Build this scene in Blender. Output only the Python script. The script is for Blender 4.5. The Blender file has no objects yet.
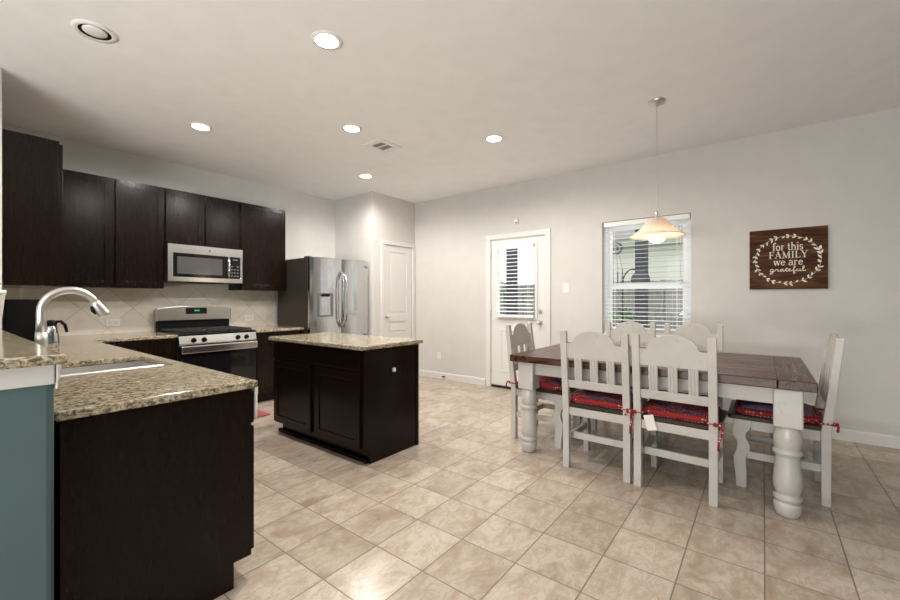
import bpy, bmesh, math, random
from mathutils import Vector, Matrix
random.seed(7)
R = math.radians
SC = bpy.context.scene
COL = SC.collection

# ------------------------------------------------------------------ camera, sky, added fill lamps, exposure
CAM_H = 1.24
cd = bpy.data.cameras.new('camera'); cam = bpy.data.objects.new('camera', cd); COL.objects.link(cam)
cd.sensor_width = 36; cd.lens = 405/900*36; cd.clip_start = 0.05; cd.clip_end = 200
cam.location = (0, 0, CAM_H); cam.rotation_euler = (R(90), 0, R(37.7-90))
SC.camera = cam

SC.view_settings.view_transform = 'Standard'
SC.view_settings.look = 'None'
SC.view_settings.gamma = 1
SC.view_settings.use_curve_mapping = False
SC.view_settings.exposure = 0.72
SC.cycles.use_denoising = True
SC.cycles.max_bounces = 8
SC.cycles.diffuse_bounces = 5
SC.cycles.sample_clamp_indirect = 6

w = bpy.data.worlds.new('sky'); SC.world = w; w.use_nodes = True
bg = w.node_tree.nodes['Background']
bg.inputs[0].default_value = (0.95, 0.975, 1.0, 1); bg.inputs[1].default_value = 1.0

def area(name, loc, aim, sx, sy, power, col):
    l = bpy.data.lights.new(name, 'AREA'); l.shape = 'RECTANGLE'; l.size = sx; l.size_y = sy
    l.energy = power; l.color = col
    o = bpy.data.objects.new(name, l); COL.objects.link(o); o.location = loc
    o.rotation_euler = (Vector(aim)-Vector(loc)).to_track_quat('-Z', 'Y').to_euler()
    return o
# added area lamp standing in for daylight at the unseen side window
area('side_window_fill', (-3.42, 0.6, 1.55), (0, 0.6, 1.9), 3.4, 1.9, 20, (1.0, 0.99, 0.975))
# added lamp inside that window, aimed up to brighten the ceiling
area('ceiling_fill', (-3.40, 0.6, 0.75), (-2.0, 1.2, 2.85), 3.2, 0.5, 135, (1.0, 0.99, 0.97))
# added lamp above the patio, out of view, strengthening the sky light indoors
area('patio_high_fill', (5.95, 1.9, 2.85), (4.3, 1.9, 1.0), 3.4, 1.0, 32, (0.86, 0.94, 1.0))
# added low lamp outside, hidden below the window, imitating bounce off the paving
area('patio_low_fill', (6.0, 1.8, 0.25), (3.6, 1.8, 2.0), 3.4, 0.6, 60, (0.97, 0.98, 1.0))

# ------------------------------------------------------------------ material helpers
class N:
    def __init__(s, name):
        s.m = bpy.data.materials.new(name); s.m.use_nodes = True
        s.t = s.m.node_tree; s.b = s.t.nodes['Principled BSDF']; s.out = s.t.nodes['Material Output']
    def n(s, t, **kw):
        nd = s.t.nodes.new(t)
        for k, v in kw.items():
            if k in nd.inputs.keys(): nd.inputs[k].default_value = v
            else: setattr(nd, k, v)
        return nd
    def l(s, a, b): s.t.links.new(a, b)
    def coord(s, scale=(1, 1, 1), rot=(0, 0, 0), kind='Object', loc=(0, 0, 0)):
        if kind == 'World':
            g = s.n('ShaderNodeNewGeometry').outputs['Position']
        else:
            g = s.n('ShaderNodeTexCoord').outputs[kind]
        mp = s.n('ShaderNodeMapping'); mp.inputs['Scale'].default_value = scale
        mp.inputs['Rotation'].default_value = rot; mp.inputs['Location'].default_value = loc
        s.l(g, mp.inputs[0]); return mp.outputs[0]
    def noise(s, vec, scale, detail=4, rough=0.5, dist=0):
        nd = s.n('ShaderNodeTexNoise'); nd.inputs['Scale'].default_value = scale
        nd.inputs['Detail'].default_value = detail; nd.inputs['Roughness'].default_value = rough
        nd.inputs['Distortion'].default_value = dist
        s.l(vec, nd.inputs['Vector']); return nd.outputs['Fac']
    def ramp(s, fac, stops, interp='LINEAR'):
        r = s.n('ShaderNodeValToRGB'); e = r.color_ramp; e.interpolation = interp
        while len(e.elements) < len(stops): e.elements.new(0.5)
        for el, (p, c) in zip(e.elements, stops):
            el.position = p; el.color = (*c, 1) if len(c) == 3 else c
        s.l(fac, r.inputs[0]); return r.outputs['Color']
    def mix(s, fac, a, b, mode='MIX'):
        m = s.n('ShaderNodeMix'); m.data_type = 'RGBA'; m.blend_type = mode
        for sock, v in ((m.inputs[0], fac), (m.inputs[6], a), (m.inputs[7], b)):
            if isinstance(v, bpy.types.NodeSocket): s.l(v, sock)
            elif isinstance(v, (int, float)): sock.default_value = v
            else: sock.default_value = (*v, 1)
        return m.outputs[2]
    def math(s, op, a, b=0.0):
        m = s.n('ShaderNodeMath'); m.operation = op
        for sock, v in ((m.inputs[0], a), (m.inputs[1], b)):
            if isinstance(v, bpy.types.NodeSocket): s.l(v, sock)
            else: sock.default_value = v
        return m.outputs[0]
    def bump(s, h, strength=0.2, dist=0.01):
        b = s.n('ShaderNodeBump'); b.inputs['Strength'].default_value = strength; b.inputs['Distance'].default_value = dist
        s.l(h, b.inputs['Height']); s.l(b.outputs[0], s.b.inputs['Normal'])
    def set(s, col=None, rough=None, metal=None, spec=None, **kw):
        def put(k, v):
            sock = s.b.inputs[k]
            if isinstance(v, bpy.types.NodeSocket): s.l(v, sock)
            elif isinstance(v, tuple): sock.default_value = (*v, 1)
            else: sock.default_value = v
        if col is not None: put('Base Color', col)
        if rough is not None: put('Roughness', rough)
        if metal is not None: put('Metallic', metal)
        if spec is not None: put('Specular IOR Level', spec)
        for k, v in kw.items(): put(k.replace('_', ' '), v)
        return s.m

def paint(name, c, rough=0.7, var=0.02, sc=6, spec=0.3):
    a = N(name); v = a.coord(kind='World')
    f = a.noise(v, sc, 3)
    col = a.ramp(f, [(0.3, tuple(x*(1-var) for x in c)), (0.7, tuple(min(1, x*(1+var)) for x in c))])
    a.bump(a.noise(v, 180, 2), 0.04, 0.002)
    return a.set(col, rough, spec=spec)

M = {}
M['wall'] = paint('greige_wall_paint', (0.615, 0.592, 0.567), 0.75)
M['wall_white'] = paint('pale_wall_paint', (0.65, 0.63, 0.605), 0.75)
M['ceiling'] = paint('ceiling_paint', (0.87, 0.865, 0.86), 0.85)
M['trim'] = paint('white_trim_paint', (0.70, 0.685, 0.665), 0.35, 0.01, spec=0.5)
M['door'] = paint('white_door_paint', (0.70, 0.69, 0.67), 0.4, 0.01, spec=0.5)
M['vinyl'] = paint('white_vinyl', (0.80, 0.81, 0.81), 0.35, 0.01, spec=0.5)
M['teal'] = paint('teal_wall_paint', (0.092, 0.145, 0.15), 0.7, 0.05, 3)
M['plastic'] = paint('white_plastic', (0.80, 0.79, 0.76), 0.35, 0.01)

def mat_blind():
    a = N('white_blind_slat'); return a.set((0.82, 0.83, 0.83), 0.4)
M['blind'] = mat_blind()

def mat_floor():
    a = N('stone_look_floor_tile'); s = 0.31
    v = a.coord(kind='World')
    sep = a.n('ShaderNodeSeparateXYZ'); a.l(v, sep.inputs[0])
    gx = a.math('ADD', a.math('DIVIDE', sep.outputs[0], s), 0.52+40)
    gy = a.math('ADD', a.math('DIVIDE', sep.outputs[1], s), 0.02+40)
    def edge(g):
        f = a.math('FRACT', g); return a.math('MINIMUM', f, a.math('SUBTRACT', 1.0, f))
    e = a.math('MINIMUM', edge(gx), edge(gy))
    grout = a.math('LESS_THAN', e, 0.0095)
    cid = a.n('ShaderNodeCombineXYZ'); a.l(a.math('FLOOR', gx), cid.inputs[0]); a.l(a.math('FLOOR', gy), cid.inputs[1])
    wn = a.n('ShaderNodeTexWhiteNoise'); wn.noise_dimensions = '3D'; a.l(cid.outputs[0], wn.inputs['Vector'])
    off = a.n('ShaderNodeVectorMath'); off.operation = 'SCALE'; a.l(wn.outputs['Color'], off.inputs[0]); off.inputs['Scale'].default_value = 30
    vv = a.n('ShaderNodeVectorMath'); vv.operation = 'ADD'; a.l(v, vv.inputs[0]); a.l(off.outputs[0], vv.inputs[1])
    st = a.n('ShaderNodeMapping'); st.inputs['Scale'].default_value = (1.0, 1.7, 1.0); st.inputs['Rotation'].default_value = (0, 0, R(25))
    a.l(vv.outputs[0], st.inputs[0]); vv = st
    n1 = a.noise(vv.outputs[0], 4.6, 9, 0.64, 0.5)
    n2 = a.noise(vv.outputs[0], 7.0, 10, 0.68, 0.9)
    n3 = a.noise(vv.outputs[0], 30, 5, 0.6, 0.5)
    base = a.ramp(n1, [(0.30, (0.30, 0.215, 0.16)), (0.43, (0.44, 0.36, 0.285)), (0.53, (0.54, 0.465, 0.38)), (0.72, (0.51, 0.46, 0.40))])
    vein = a.ramp(a.math('ABSOLUTE', a.math('SUBTRACT', n2, 0.5)), [(0.0, (1, 1, 1)), (0.05, (0, 0, 0))])
    base = a.mix(a.math('MULTIPLY', vein, 0.6), base, (0.40, 0.28, 0.19))
    base = a.mix(a.math('MULTIPLY', n3, 0.25), base, (0.56, 0.50, 0.42))
    tone = a.ramp(wn.outputs['Value'], [(0, (0.86, 0.84, 0.82)), (1, (1.04, 1.04, 1.05))])
    base = a.mix(1.0, base, tone, 'MULTIPLY')
    col = a.mix(grout, base, (0.20, 0.15, 0.115))
    h = a.math('SUBTRACT', 1.0, grout)
    a.bump(h, 0.5, 0.003)
    ro = a.math('ADD', a.math('MULTIPLY', grout, 0.5), 0.24)
    return a.set(col, ro, spec=0.45)
M['floor'] = mat_floor()

def mat_granite():
    a = N('speckled_granite'); v = a.coord(kind='World')
    vs = a.coord(scale=(1.0, 1.6, 1.3), rot=(0, 0, R(35)), kind='World')
    n1 = a.noise(vs, 22, 5, 0.6, 0.8); n2 = a.noise(vs, 62, 4, 0.6, 0.6); n3 = a.noise(v, 150, 3, 0.6)
    base = a.ramp(n1, [(0.3, (0.22, 0.165, 0.10)), (0.5, (0.42, 0.35, 0.235)), (0.7, (0.58, 0.52, 0.39))])
    fleck = a.ramp(n2, [(0.40, (1, 1, 1)), (0.50, (0, 0, 0))])
    base = a.mix(a.math('MULTIPLY', fleck, 0.85), base, (0.075, 0.055, 0.035))
    light = a.ramp(n2, [(0.56, (0, 0, 0)), (0.64, (1, 1, 1))])
    base = a.mix(a.math('MULTIPLY', light, 0.65), base, (0.72, 0.67, 0.55))
    dk = a.ramp(n3, [(0.34, (1, 1, 1)), (0.42, (0, 0, 0))])
    base = a.mix(a.math('MULTIPLY', dk, 0.75), base, (0.04, 0.03, 0.022))
    return a.set(base, 0.12, spec=0.6)
M['granite'] = mat_granite()

def mat_espresso(name, rough=0.22, c=(0.0095, 0.0046, 0.0027)):
    a = N(name); v = a.coord(scale=(18, 18, 1.6), kind='World')
    n = a.noise(v, 3, 6, 0.6, 0.4)
    col = a.ramp(n, [(0.3, tuple(x*0.8 for x in c)), (0.7, tuple(x*1.2 for x in c))])
    a.bump(n, 0.05, 0.002)
    return a.set(col, rough, spec=0.2)
M['espresso'] = mat_espresso('espresso_stained_wood')

def mat_steel(name='brushed_stainless', rough=0.15, c=(0.60, 0.60, 0.60), vert=True):
    a = N(name)
    v = a.coord(scale=(1, 1, 120) if not vert else (140, 140, 1), kind='World')
    n = a.noise(v, 4, 3, 0.6)
    ro = a.ramp(n, [(0.2, (rough*0.75,)*3), (0.8, (rough*1.3,)*3)])
    a.bump(n, 0.02, 0.001)
    return a.set(c, ro, 1.0)
M['steel'] = mat_steel(rough=0.12)
M['steel_h'] = mat_steel('brushed_stainless_horizontal', 0.22, (0.66, 0.65, 0.63), False)
M['sink'] = mat_steel('satin_sink_steel', 0.4, (0.78, 0.77, 0.75), False)
M['chrome'] = mat_steel('satin_nickel', 0.4, (0.66, 0.64, 0.61))

def plain(name, c, rough=0.5, metal=0, spec=0.5, var=0.04):
    a = N(name); f = a.noise(a.coord(), 12, 2)
    col = a.ramp(f, [(0.3, tuple(x*(1-var) for x in c)), (0.7, tuple(x*(1+var) for x in c))])
    return a.set(col, rough, metal, spec)
M['black_gloss'] = plain('black_glass', (0.008, 0.008, 0.009), 0.06)
M['black'] = plain('black_plastic', (0.008, 0.008, 0.008), 0.45, spec=0.1)
M['iron'] = plain('cast_iron', (0.015, 0.015, 0.015), 0.55)
M['fridge_side'] = plain('dark_grey_fridge_side', (0.035, 0.028, 0.022), 0.45)
M['grey_plastic'] = plain('grey_plastic', (0.12, 0.125, 0.135), 0.35)
M['grey_glass'] = plain('grey_oven_window', (0.075, 0.075, 0.072), 0.12)
M['key'] = plain('pale_keys', (0.35, 0.35, 0.36), 0.5)
M['dark_seat'] = mat_espresso('dark_stained_seat_wood', 0.3, (0.035, 0.022, 0.016))
M['post'] = plain('dark_grey_patio_post', (0.045, 0.045, 0.05), 0.7)
M['leaf'] = plain('bright_green_leaf', (0.19, 0.42, 0.03), 0.5, var=0.3)
M['shrub'] = plain('shrub_leaf', (0.10, 0.20, 0.07), 0.6, var=0.4)
M['bronze'] = plain('dark_bronze', (0.03, 0.02, 0.015), 0.4, 0.6)
M['card'] = plain('pale_card', (0.74, 0.70, 0.62), 0.7)
M['red_rug'] = plain('red_woven_mat', (0.36, 0.085, 0.08), 0.9, var=0.15)
M['lettering'] = plain('cream_lettering', (0.80, 0.75, 0.68), 0.7)
M['grass'] = plain('lawn', (0.12, 0.20, 0.06), 0.9, var=0.3)
M['concrete'] = plain('patio_concrete', (0.45, 0.44, 0.42), 0.9)
M['roof'] = plain('grey_shingles', (0.32, 0.30, 0.29), 0.9)
M['soffit'] = plain('pale_green_grey_fascia', (0.42, 0.45, 0.38), 0.7)

def mat_chair():
    a = N('distressed_white_paint'); v = a.coord()
    f = a.noise(v, 4, 3)
    base = a.ramp(f, [(0.3, (0.445, 0.42, 0.385)), (0.7, (0.53, 0.505, 0.47))])
    n = a.noise(a.coord(scale=(1, 1, 0.45)), 26, 6, 0.65)
    wear = a.ramp(n, [(0.62, (0, 0, 0)), (0.70, (1, 1, 1))])
    col = a.mix(a.math('MULTIPLY', wear, 0.55), base, (0.36, 0.26, 0.18))
    a.bump(n, 0.08, 0.003)
    return a.set(col, 0.3, spec=0.5)
M['chair'] = mat_chair()

def mat_table(name, along):
    a = N(name)
    sc = (7, 0.7, 7) if along == 'Y' else (0.7, 7, 7)
    v = a.coord(scale=sc, kind='World')
    n = a.noise(v, 4, 7, 0.62, 0.8)
    col = a.ramp(n, [(0.3, (0.014, 0.0055, 0.003)), (0.5, (0.050, 0.018, 0.008)), (0.72, (0.115, 0.045, 0.02))])
    sep = a.n('ShaderNodeSeparateXYZ'); a.l(a.coord(kind='World'), sep.inputs[0])
    if along == 'Y':
        g = a.math('FRACT', a.math('DIVIDE', a.math('SUBTRACT', sep.outputs[0], 2.915), 0.155))
        gap = a.math('LESS_THAN', a.math('MINIMUM', g, a.math('SUBTRACT', 1.0, g)), 0.045)
        pid = a.n('ShaderNodeTexWhiteNoise'); pid.noise_dimensions = '1D'
        a.l(a.math('FLOOR', a.math('DIVIDE', a.math('SUBTRACT', sep.outputs[0], 2.915), 0.155)), pid.inputs['W'])
        col = a.mix(1.0, col, a.ramp(pid.outputs['Value'], [(0, (0.65, 0.65, 0.65)), (1, (1.5, 1.5, 1.5))]), 'MULTIPLY')
        col = a.mix(gap, col, (0.012, 0.006, 0.004))
    a.bump(n, 0.25, 0.004)
    ro = a.ramp(n, [(0.35, (0.22, 0.22, 0.22)), (0.65, (0.42, 0.42, 0.42))])
    return a.set(col, ro, spec=0.45)
M['table_top'] = mat_table('red_brown_plank_wood', 'Y')
M['table_end'] = mat_table('red_brown_end_board', 'X')

def mat_sign():
    a = N('sign_wood_planks'); v = a.coord(scale=(1, 1, 9), kind='World')
    n = a.noise(v, 3.2, 7, 0.6, 0.6)
    col = a.ramp(n, [(0.28, (0.022, 0.010, 0.005)), (0.5, (0.075, 0.032, 0.014)), (0.78, (0.19, 0.09, 0.04))])
    sep = a.n('ShaderNodeSeparateXYZ'); a.l(a.coord(kind='World'), sep.inputs[0])
    g = a.math('FRACT', a.math('DIVIDE', a.math('SUBTRACT', sep.outputs[2], 1.35), 0.0945))
    gap = a.math('LESS_THAN', g, 0.03)
    col = a.mix(gap, col, (0.02, 0.01, 0.006))
    return a.set(col, 0.7, spec=0.15)
M['sign'] = mat_sign()

def mat_backsplash():
    a = N('diagonal_backsplash_tile'); v = a.coord(kind='World')
    sep = a.n('ShaderNodeSeparateXYZ'); a.l(v, sep.inputs[0])
    s = 0.30*math.sqrt(2)
    u = a.math('DIVIDE', a.math('ADD', sep.outputs[0], sep.outputs[2]), s)
    t = a.math('DIVIDE', a.math('SUBTRACT', sep.outputs[0], sep.outputs[2]), s)
    u = a.math('ADD', u, 10.02); t = a.math('ADD', t, 10.45)
    def edge(g):
        f = a.math('FRACT', g); return a.math('MINIMUM', f, a.math('SUBTRACT', 1.0, f))
    e = a.math('MINIMUM', edge(u), edge(t))
    grout = a.math('LESS_THAN', e, 0.007)
    cid = a.n('ShaderNodeCombineXYZ'); a.l(a.math('FLOOR', u), cid.inputs[0]); a.l(a.math('FLOOR', t), cid.inputs[1])
    wn = a.n('ShaderNodeTexWhiteNoise'); wn.noise_dimensions = '3D'; a.l(cid.outputs[0], wn.inputs['Vector'])
    n = a.noise(v, 5, 5, 0.6, 1.0)
    base = a.ramp(n, [(0.3, (0.66, 0.60, 0.52)), (0.7, (0.74, 0.685, 0.61))])
    base = a.mix(1.0, base, a.ramp(wn.outputs['Value'], [(0, (0.93, 0.92, 0.91)), (1, (1.03, 1.03, 1.03))]), 'MULTIPLY')
    col = a.mix(grout, base, (0.42, 0.37, 0.32))
    a.bump(a.math('SUBTRACT', 1.0, grout), 0.3, 0.002)
    return a.set(col, 0.35, spec=0.45)
M['backsplash'] = mat_backsplash()

def mat_cloth(name, patch):
    a = N(name); v = a.coord()
    vo = a.n('ShaderNodeTexVoronoi'); vo.inputs['Scale'].default_value = 52; vo.inputs['Randomness'].default_value = 0.25
    a.l(v, vo.inputs['Vector'])
    dots = a.math('LESS_THAN', vo.outputs['Distance'], 0.27)
    red = a.mix(dots, (0.27, 0.026, 0.028), (0.66, 0.50, 0.48))
    if patch is None: return a.set(red, 0.9, spec=0.1)
    pc = a.n('ShaderNodeTexVoronoi'); pc.inputs['Scale'].default_value = 7.5; pc.inputs['Randomness'].default_value = 0.7
    a.l(v, pc.inputs['Vector'])
    sepc = a.n('ShaderNodeSeparateColor'); a.l(pc.outputs['Color'], sepc.inputs[0])
    pat = a.ramp(sepc.outputs[0], patch, 'CONSTANT')
    pv = a.noise(v, 38, 4, 0.6, 2.5)
    pais = a.ramp(pv, [(0.52, (0, 0, 0)), (0.6, (1, 1, 1))])
    pat = a.mix(a.math('MULTIPLY', pais, 0.22), pat, (0.62, 0.56, 0.56))
    a.bump(a.noise(v, 12, 3), 0.3, 0.01)
    return a.set(pat, 0.9, spec=0.1)
M['dots'] = mat_cloth('red_dotted_cotton', None)
M['bandana_red'] = mat_cloth('red_and_navy_bandana', [(0, (0.24, 0.022, 0.028)), (0.5, (0.085, 0.035, 0.055)), (0.68, (0.28, 0.05, 0.05)), (0.88, (0.11, 0.07, 0.11))])
M['bandana_purple'] = mat_cloth('purple_bandana', [(0, (0.16, 0.09, 0.14)), (0.35, (0.23, 0.14, 0.18)), (0.6, (0.26, 0.05, 0.07)), (0.8, (0.14, 0.10, 0.17))])

def mat_emit(name, c, s):
    a = N(name); a.set(tuple(0.7*x for x in c), 0.4)
    a.b.inputs['Emission Color'].default_value = (*c, 1); a.b.inputs['Emission Strength'].default_value = s
    return a.m
M['lamp'] = mat_emit('lit_lamp_lens', (1.0, 0.95, 0.88), 12)
M['bulb'] = mat_emit('lit_bulb', (1.0, 0.82, 0.56), 0.6)
M['digits'] = mat_emit('green_display_digits', (0.1, 0.8, 0.5), 0.6)

def mat_shade():
    a = N('frosted_glass_shade')
    sep = a.noise(a.coord(), 6, 2)
    col = a.ramp(sep, [(0.3, (0.70, 0.61, 0.53)), (0.7, (0.74, 0.66, 0.58))])
    a.set(col, 0.35)
    tr = a.n('ShaderNodeBsdfTranslucent'); tr.inputs[0].default_value = (0.95, 0.86, 0.76, 1)
    mx = a.n('ShaderNodeMixShader'); mx.inputs[0].default_value = 0.45
    a.l(a.b.outputs[0], mx.inputs[1]); a.l(tr.outputs[0], mx.inputs[2]); a.l(mx.outputs[0], a.out.inputs[0])
    return a.m
M['shade'] = mat_shade()

def mat_glass():
    a = N('clear_window_glass')
    tr = a.n('ShaderNodeBsdfTransparent'); tr.inputs[0].default_value = (0.97, 0.98, 0.975, 1)
    gl = a.n('ShaderNodeBsdfGlossy'); gl.inputs['Roughness'].default_value = 0.02
    fr = a.n('ShaderNodeFresnel'); fr.inputs[0].default_value = 1.45
    mx = a.n('ShaderNodeMixShader'); a.l(a.math('MULTIPLY', fr.outputs[0], 0.6), mx.inputs[0])
    a.l(tr.outputs[0], mx.inputs[1]); a.l(gl.outputs[0], mx.inputs[2]); a.l(mx.outputs[0], a.out.inputs[0])
    return a.m
M['glass'] = mat_glass()

def mat_fence():
    a = N('weathered_fence_boards'); v = a.coord(scale=(10, 10, 1), kind='World')
    n = a.noise(v, 3, 5, 0.6)
    col = a.ramp(n, [(0.3, (0.25, 0.23, 0.215)), (0.7, (0.43, 0.405, 0.385))])
    return a.set(col, 0.9)
M['fence'] = mat_fence()

def mat_siding():
    a = N('pale_lap_siding'); sep = a.n('ShaderNodeSeparateXYZ'); a.l(a.coord(kind='World'), sep.inputs[0])
    f = a.math('FRACT', a.math('DIVIDE', sep.outputs[2], 0.18))
    col = a.mix(a.math('LESS_THAN', f, 0.1), (0.88, 0.86, 0.76), (0.58, 0.57, 0.50))
    return a.set(col, 0.7)
M['siding'] = mat_siding()

# ------------------------------------------------------------------ geometry helpers
class MB:
    def __init__(s): s.bm = bmesh.new()
    def merge(s, b2):
        me = bpy.data.meshes.new('tmp'); b2.to_mesh(me); b2.free()
        s.bm.from_mesh(me); bpy.data.meshes.remove(me)
    def box(s, x0, x1, y0, y1, z0, z1, bev=0, seg=2, rot=None):
        b = bmesh.new(); bmesh.ops.create_cube(b, size=1)
        for v in b.verts:
            v.co = Vector(((x0+x1)/2+v.co.x*(x1-x0), (y0+y1)/2+v.co.y*(y1-y0), (z0+z1)/2+v.co.z*(z1-z0)))
        if bev: bmesh.ops.bevel(b, geom=b.edges[:], offset=bev, segments=seg, profile=0.5, affect='EDGES')
        if rot:
            ang, axis, piv = rot
            bmesh.ops.rotate(b, verts=b.verts, cent=piv, matrix=Matrix.Rotation(ang, 3, axis))
        s.merge(b); return s
    def cyl(s, p0, p1, r0, r1=None, seg=24, cap=True):
        r1 = r0 if r1 is None else r1
        p0, p1 = Vector(p0), Vector(p1); d = p1-p0
        b = bmesh.new()
        bmesh.ops.create_cone(b, cap_ends=cap, segments=seg, radius1=r0, radius2=r1, depth=d.length)
        q = d.to_track_quat('Z', 'Y').to_matrix().to_4x4()
        bmesh.ops.transform(b, verts=b.verts, matrix=Matrix.Translation((p0+p1)/2) @ q)
        for f in b.faces: f.smooth = len(f.verts) == 4
        s.merge(b); return s
    def sphere(s, c, r, sx=1, sy=1, sz=1, u=20, v=12):
        b = bmesh.new(); bmesh.ops.create_uvsphere(b, u_segments=u, v_segments=v, radius=r)
        for ve in b.verts: ve.co = Vector(c)+Vector((ve.co.x*sx, ve.co.y*sy, ve.co.z*sz))
        for f in b.faces: f.smooth = True
        s.merge(b); return s
    def tube(s, pts, rad, seg=12, cap=True):
        pts = [Vector(p) for p in pts]; n = len(pts)
        rad = rad if isinstance(rad, (list, tuple)) else [rad]*n
        b = bmesh.new(); rings = []; up = Vector((0, 0, 1))
        prev = None
        for i, p in enumerate(pts):
            d = (pts[min(i+1, n-1)]-pts[max(i-1, 0)]).normalized()
            if prev is None:
                a = d.cross(up)
                if a.length < 1e-3: a = d.cross(Vector((1, 0, 0)))
            else: a = prev - d*prev.dot(d)
            a.normalize(); prev = a; c = d.cross(a)
            rings.append([b.verts.new(p+(a*math.cos(2*math.pi*k/seg)+c*math.sin(2*math.pi*k/seg))*rad[i]) for k in range(seg)])
        for i in range(n-1):
            for k in range(seg):
                f = b.faces.new((rings[i][k], rings[i][(k+1) % seg], rings[i+1][(k+1) % seg], rings[i+1][k])); f.smooth = True
        if cap:
            b.faces.new(rings[0]); b.faces.new(rings[-1])
        bmesh.ops.recalc_face_normals(b, faces=b.faces); s.merge(b); return s
    def lathe(s, prof, c=(0, 0, 0), seg=36, capb=True, capt=True):
        b = bmesh.new(); rings = []
        for r, z in prof:
            rings.append([b.verts.new((c[0]+r*math.cos(2*math.pi*k/seg), c[1]+r*math.sin(2*math.pi*k/seg), c[2]+z)) for k in range(seg)])
        for i in range(len(rings)-1):
            for k in range(seg):
                f = b.faces.new((rings[i][k], rings[i][(k+1) % seg], rings[i+1][(k+1) % seg], rings[i+1][k])); f.smooth = True
        if capb: b.faces.new(rings[0])
        if capt: b.faces.new(rings[-1])
        bmesh.ops.recalc_face_normals(b, faces=b.faces); s.merge(b); return s
    def prism(s, pts, axis, a0, a1, bev=0):
        """2-D outline extruded along an axis; outline is in the other two axes in xyz order"""
        b = bmesh.new()
        def mk(p, a):
            return {'x': (a, p[0], p[1]), 'y': (p[0], a, p[1]), 'z': (p[0], p[1], a)}[axis]
        lo = [b.verts.new(mk(p, a0)) for p in pts]; hi = [b.verts.new(mk(p, a1)) for p in pts]
        b.faces.new(lo); b.faces.new(hi)
        for i in range(len(pts)):
            j = (i+1) % len(pts); b.faces.new((lo[i], lo[j], hi[j], hi[i]))
        bmesh.ops.recalc_face_normals(b, faces=b.faces)
        if bev:
            ed = [e for e in b.edges if len(e.link_faces) == 2 and e.calc_face_angle(0) > 0.6]
            bmesh.ops.bevel(b, geom=ed, offset=bev, segments=2, profile=0.5, affect='EDGES')
        s.merge(b); return s
    def cells(s, ub, vb, keep, w0, w1, axis, bev=0, seg=2):
        """grid of rectangles with some left out, given thickness w0..w1 along axis"""
        b = bmesh.new(); nu, nv = len(ub)-1, len(vb)-1; cache = {}
        def V(i, j, k):
            if (i, j, k) not in cache:
                u, v, w_ = ub[i], vb[j], (w0, w1)[k]
                cache[(i, j, k)] = b.verts.new({'x': (w_, u, v), 'y': (u, w_, v), 'z': (u, v, w_)}[axis])
            return cache[(i, j, k)]
        K = [[bool(keep((ub[i]+ub[i+1])/2, (vb[j]+vb[j+1])/2)) for j in range(nv)] for i in range(nu)]
        def g(i, j): return 0 <= i < nu and 0 <= j < nv and K[i][j]
        for i in range(nu):
            for j in range(nv):
                if not K[i][j]: continue
                for k in (0, 1): b.faces.new((V(i, j, k), V(i+1, j, k), V(i+1, j+1, k), V(i, j+1, k)))
                if not g(i-1, j): b.faces.new((V(i, j, 0), V(i, j+1, 0), V(i, j+1, 1), V(i, j, 1)))
                if not g(i+1, j): b.faces.new((V(i+1, j, 0), V(i+1, j+1, 0), V(i+1, j+1, 1), V(i+1, j, 1)))
                if not g(i, j-1): b.faces.new((V(i, j, 0), V(i+1, j, 0), V(i+1, j, 1), V(i, j, 1)))
                if not g(i, j+1): b.faces.new((V(i, j+1, 0), V(i+1, j+1, 0), V(i+1, j+1, 1), V(i, j+1, 1)))
        bmesh.ops.recalc_face_normals(b, faces=b.faces)
        if bev:
            ed = [e for e in b.edges if len(e.link_faces) == 2 and e.calc_face_angle(0) > 0.6]
            bmesh.ops.bevel(b, geom=ed, offset=bev, segments=seg, profile=0.5, affect='EDGES')
        s.merge(b); return s
    def build(s, name, mat, parent=None, label=None, cat=None, group=None, kind=None):
        off = Vector((0, 0, 0)); p = parent
        while p is not None: off += p.location; p = p.parent
        if off.length: bmesh.ops.translate(s.bm, verts=s.bm.verts, vec=-off)
        me = bpy.data.meshes.new(name); s.bm.to_mesh(me); s.bm.free()
        me.materials.append(mat)
        o = bpy.data.objects.new(name, me); COL.objects.link(o)
        if parent: o.parent = parent
        tag(o, label, cat, group, kind); return o

def tag(o, label=None, cat=None, group=None, kind=None):
    for k, v in (('label', label), ('category', cat), ('group', group), ('kind', kind)):
        if v: o[k] = v
def thing(name, label, cat, loc=(0, 0, 0), group=None, kind=None):
    o = bpy.data.objects.new(name, None); COL.objects.link(o); o.location = loc
    o.empty_display_size = 0.1; tag(o, label, cat, group, kind); return o
def copy_tree(o, parent=None):
    c = o.copy(); COL.objects.link(c); c.parent = parent
    for ch in list(o.children): copy_tree(ch, c)
    return c
def B(*a, **k): return MB().box(*a, **k)

# ------------------------------------------------------------------ the room
XW, YW, ZC = 4.97, 5.48, 2.85          # window wall, cabinet wall, ceiling
YP, XP = 4.58, 4.05                    # pantry front wall and its side wall
B(-3.5, XW+0.15, -3.5, YW+0.15, -0.12, 0).build('floor', M['floor'], kind='structure')
B(-3.5, XW+0.15, -3.5, YW+0.15, ZC, ZC+0.12).build('ceiling', M['ceiling'], kind='structure')
DY0, DY1, DZ = 2.25, 3.11, 2.11        # patio door opening
WY0, WY1, WZ0, WZ1 = 0.605, 1.53, 0.82, 2.17
MB().cells([-3.5, WY0, WY1, DY0, DY1, YP+0.12], [0, WZ0, DZ, WZ1, ZC],
    lambda y, z: not (WY0 < y < WY1 and WZ0 < z < WZ1) and not (DY0 < y < DY1 and z < DZ), XW, XW+0.15, 'x').build('wall_right', M['wall'], kind='structure')
PX0, PX1, PZ = 4.27, 4.90, 2.10        # pantry door opening
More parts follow.
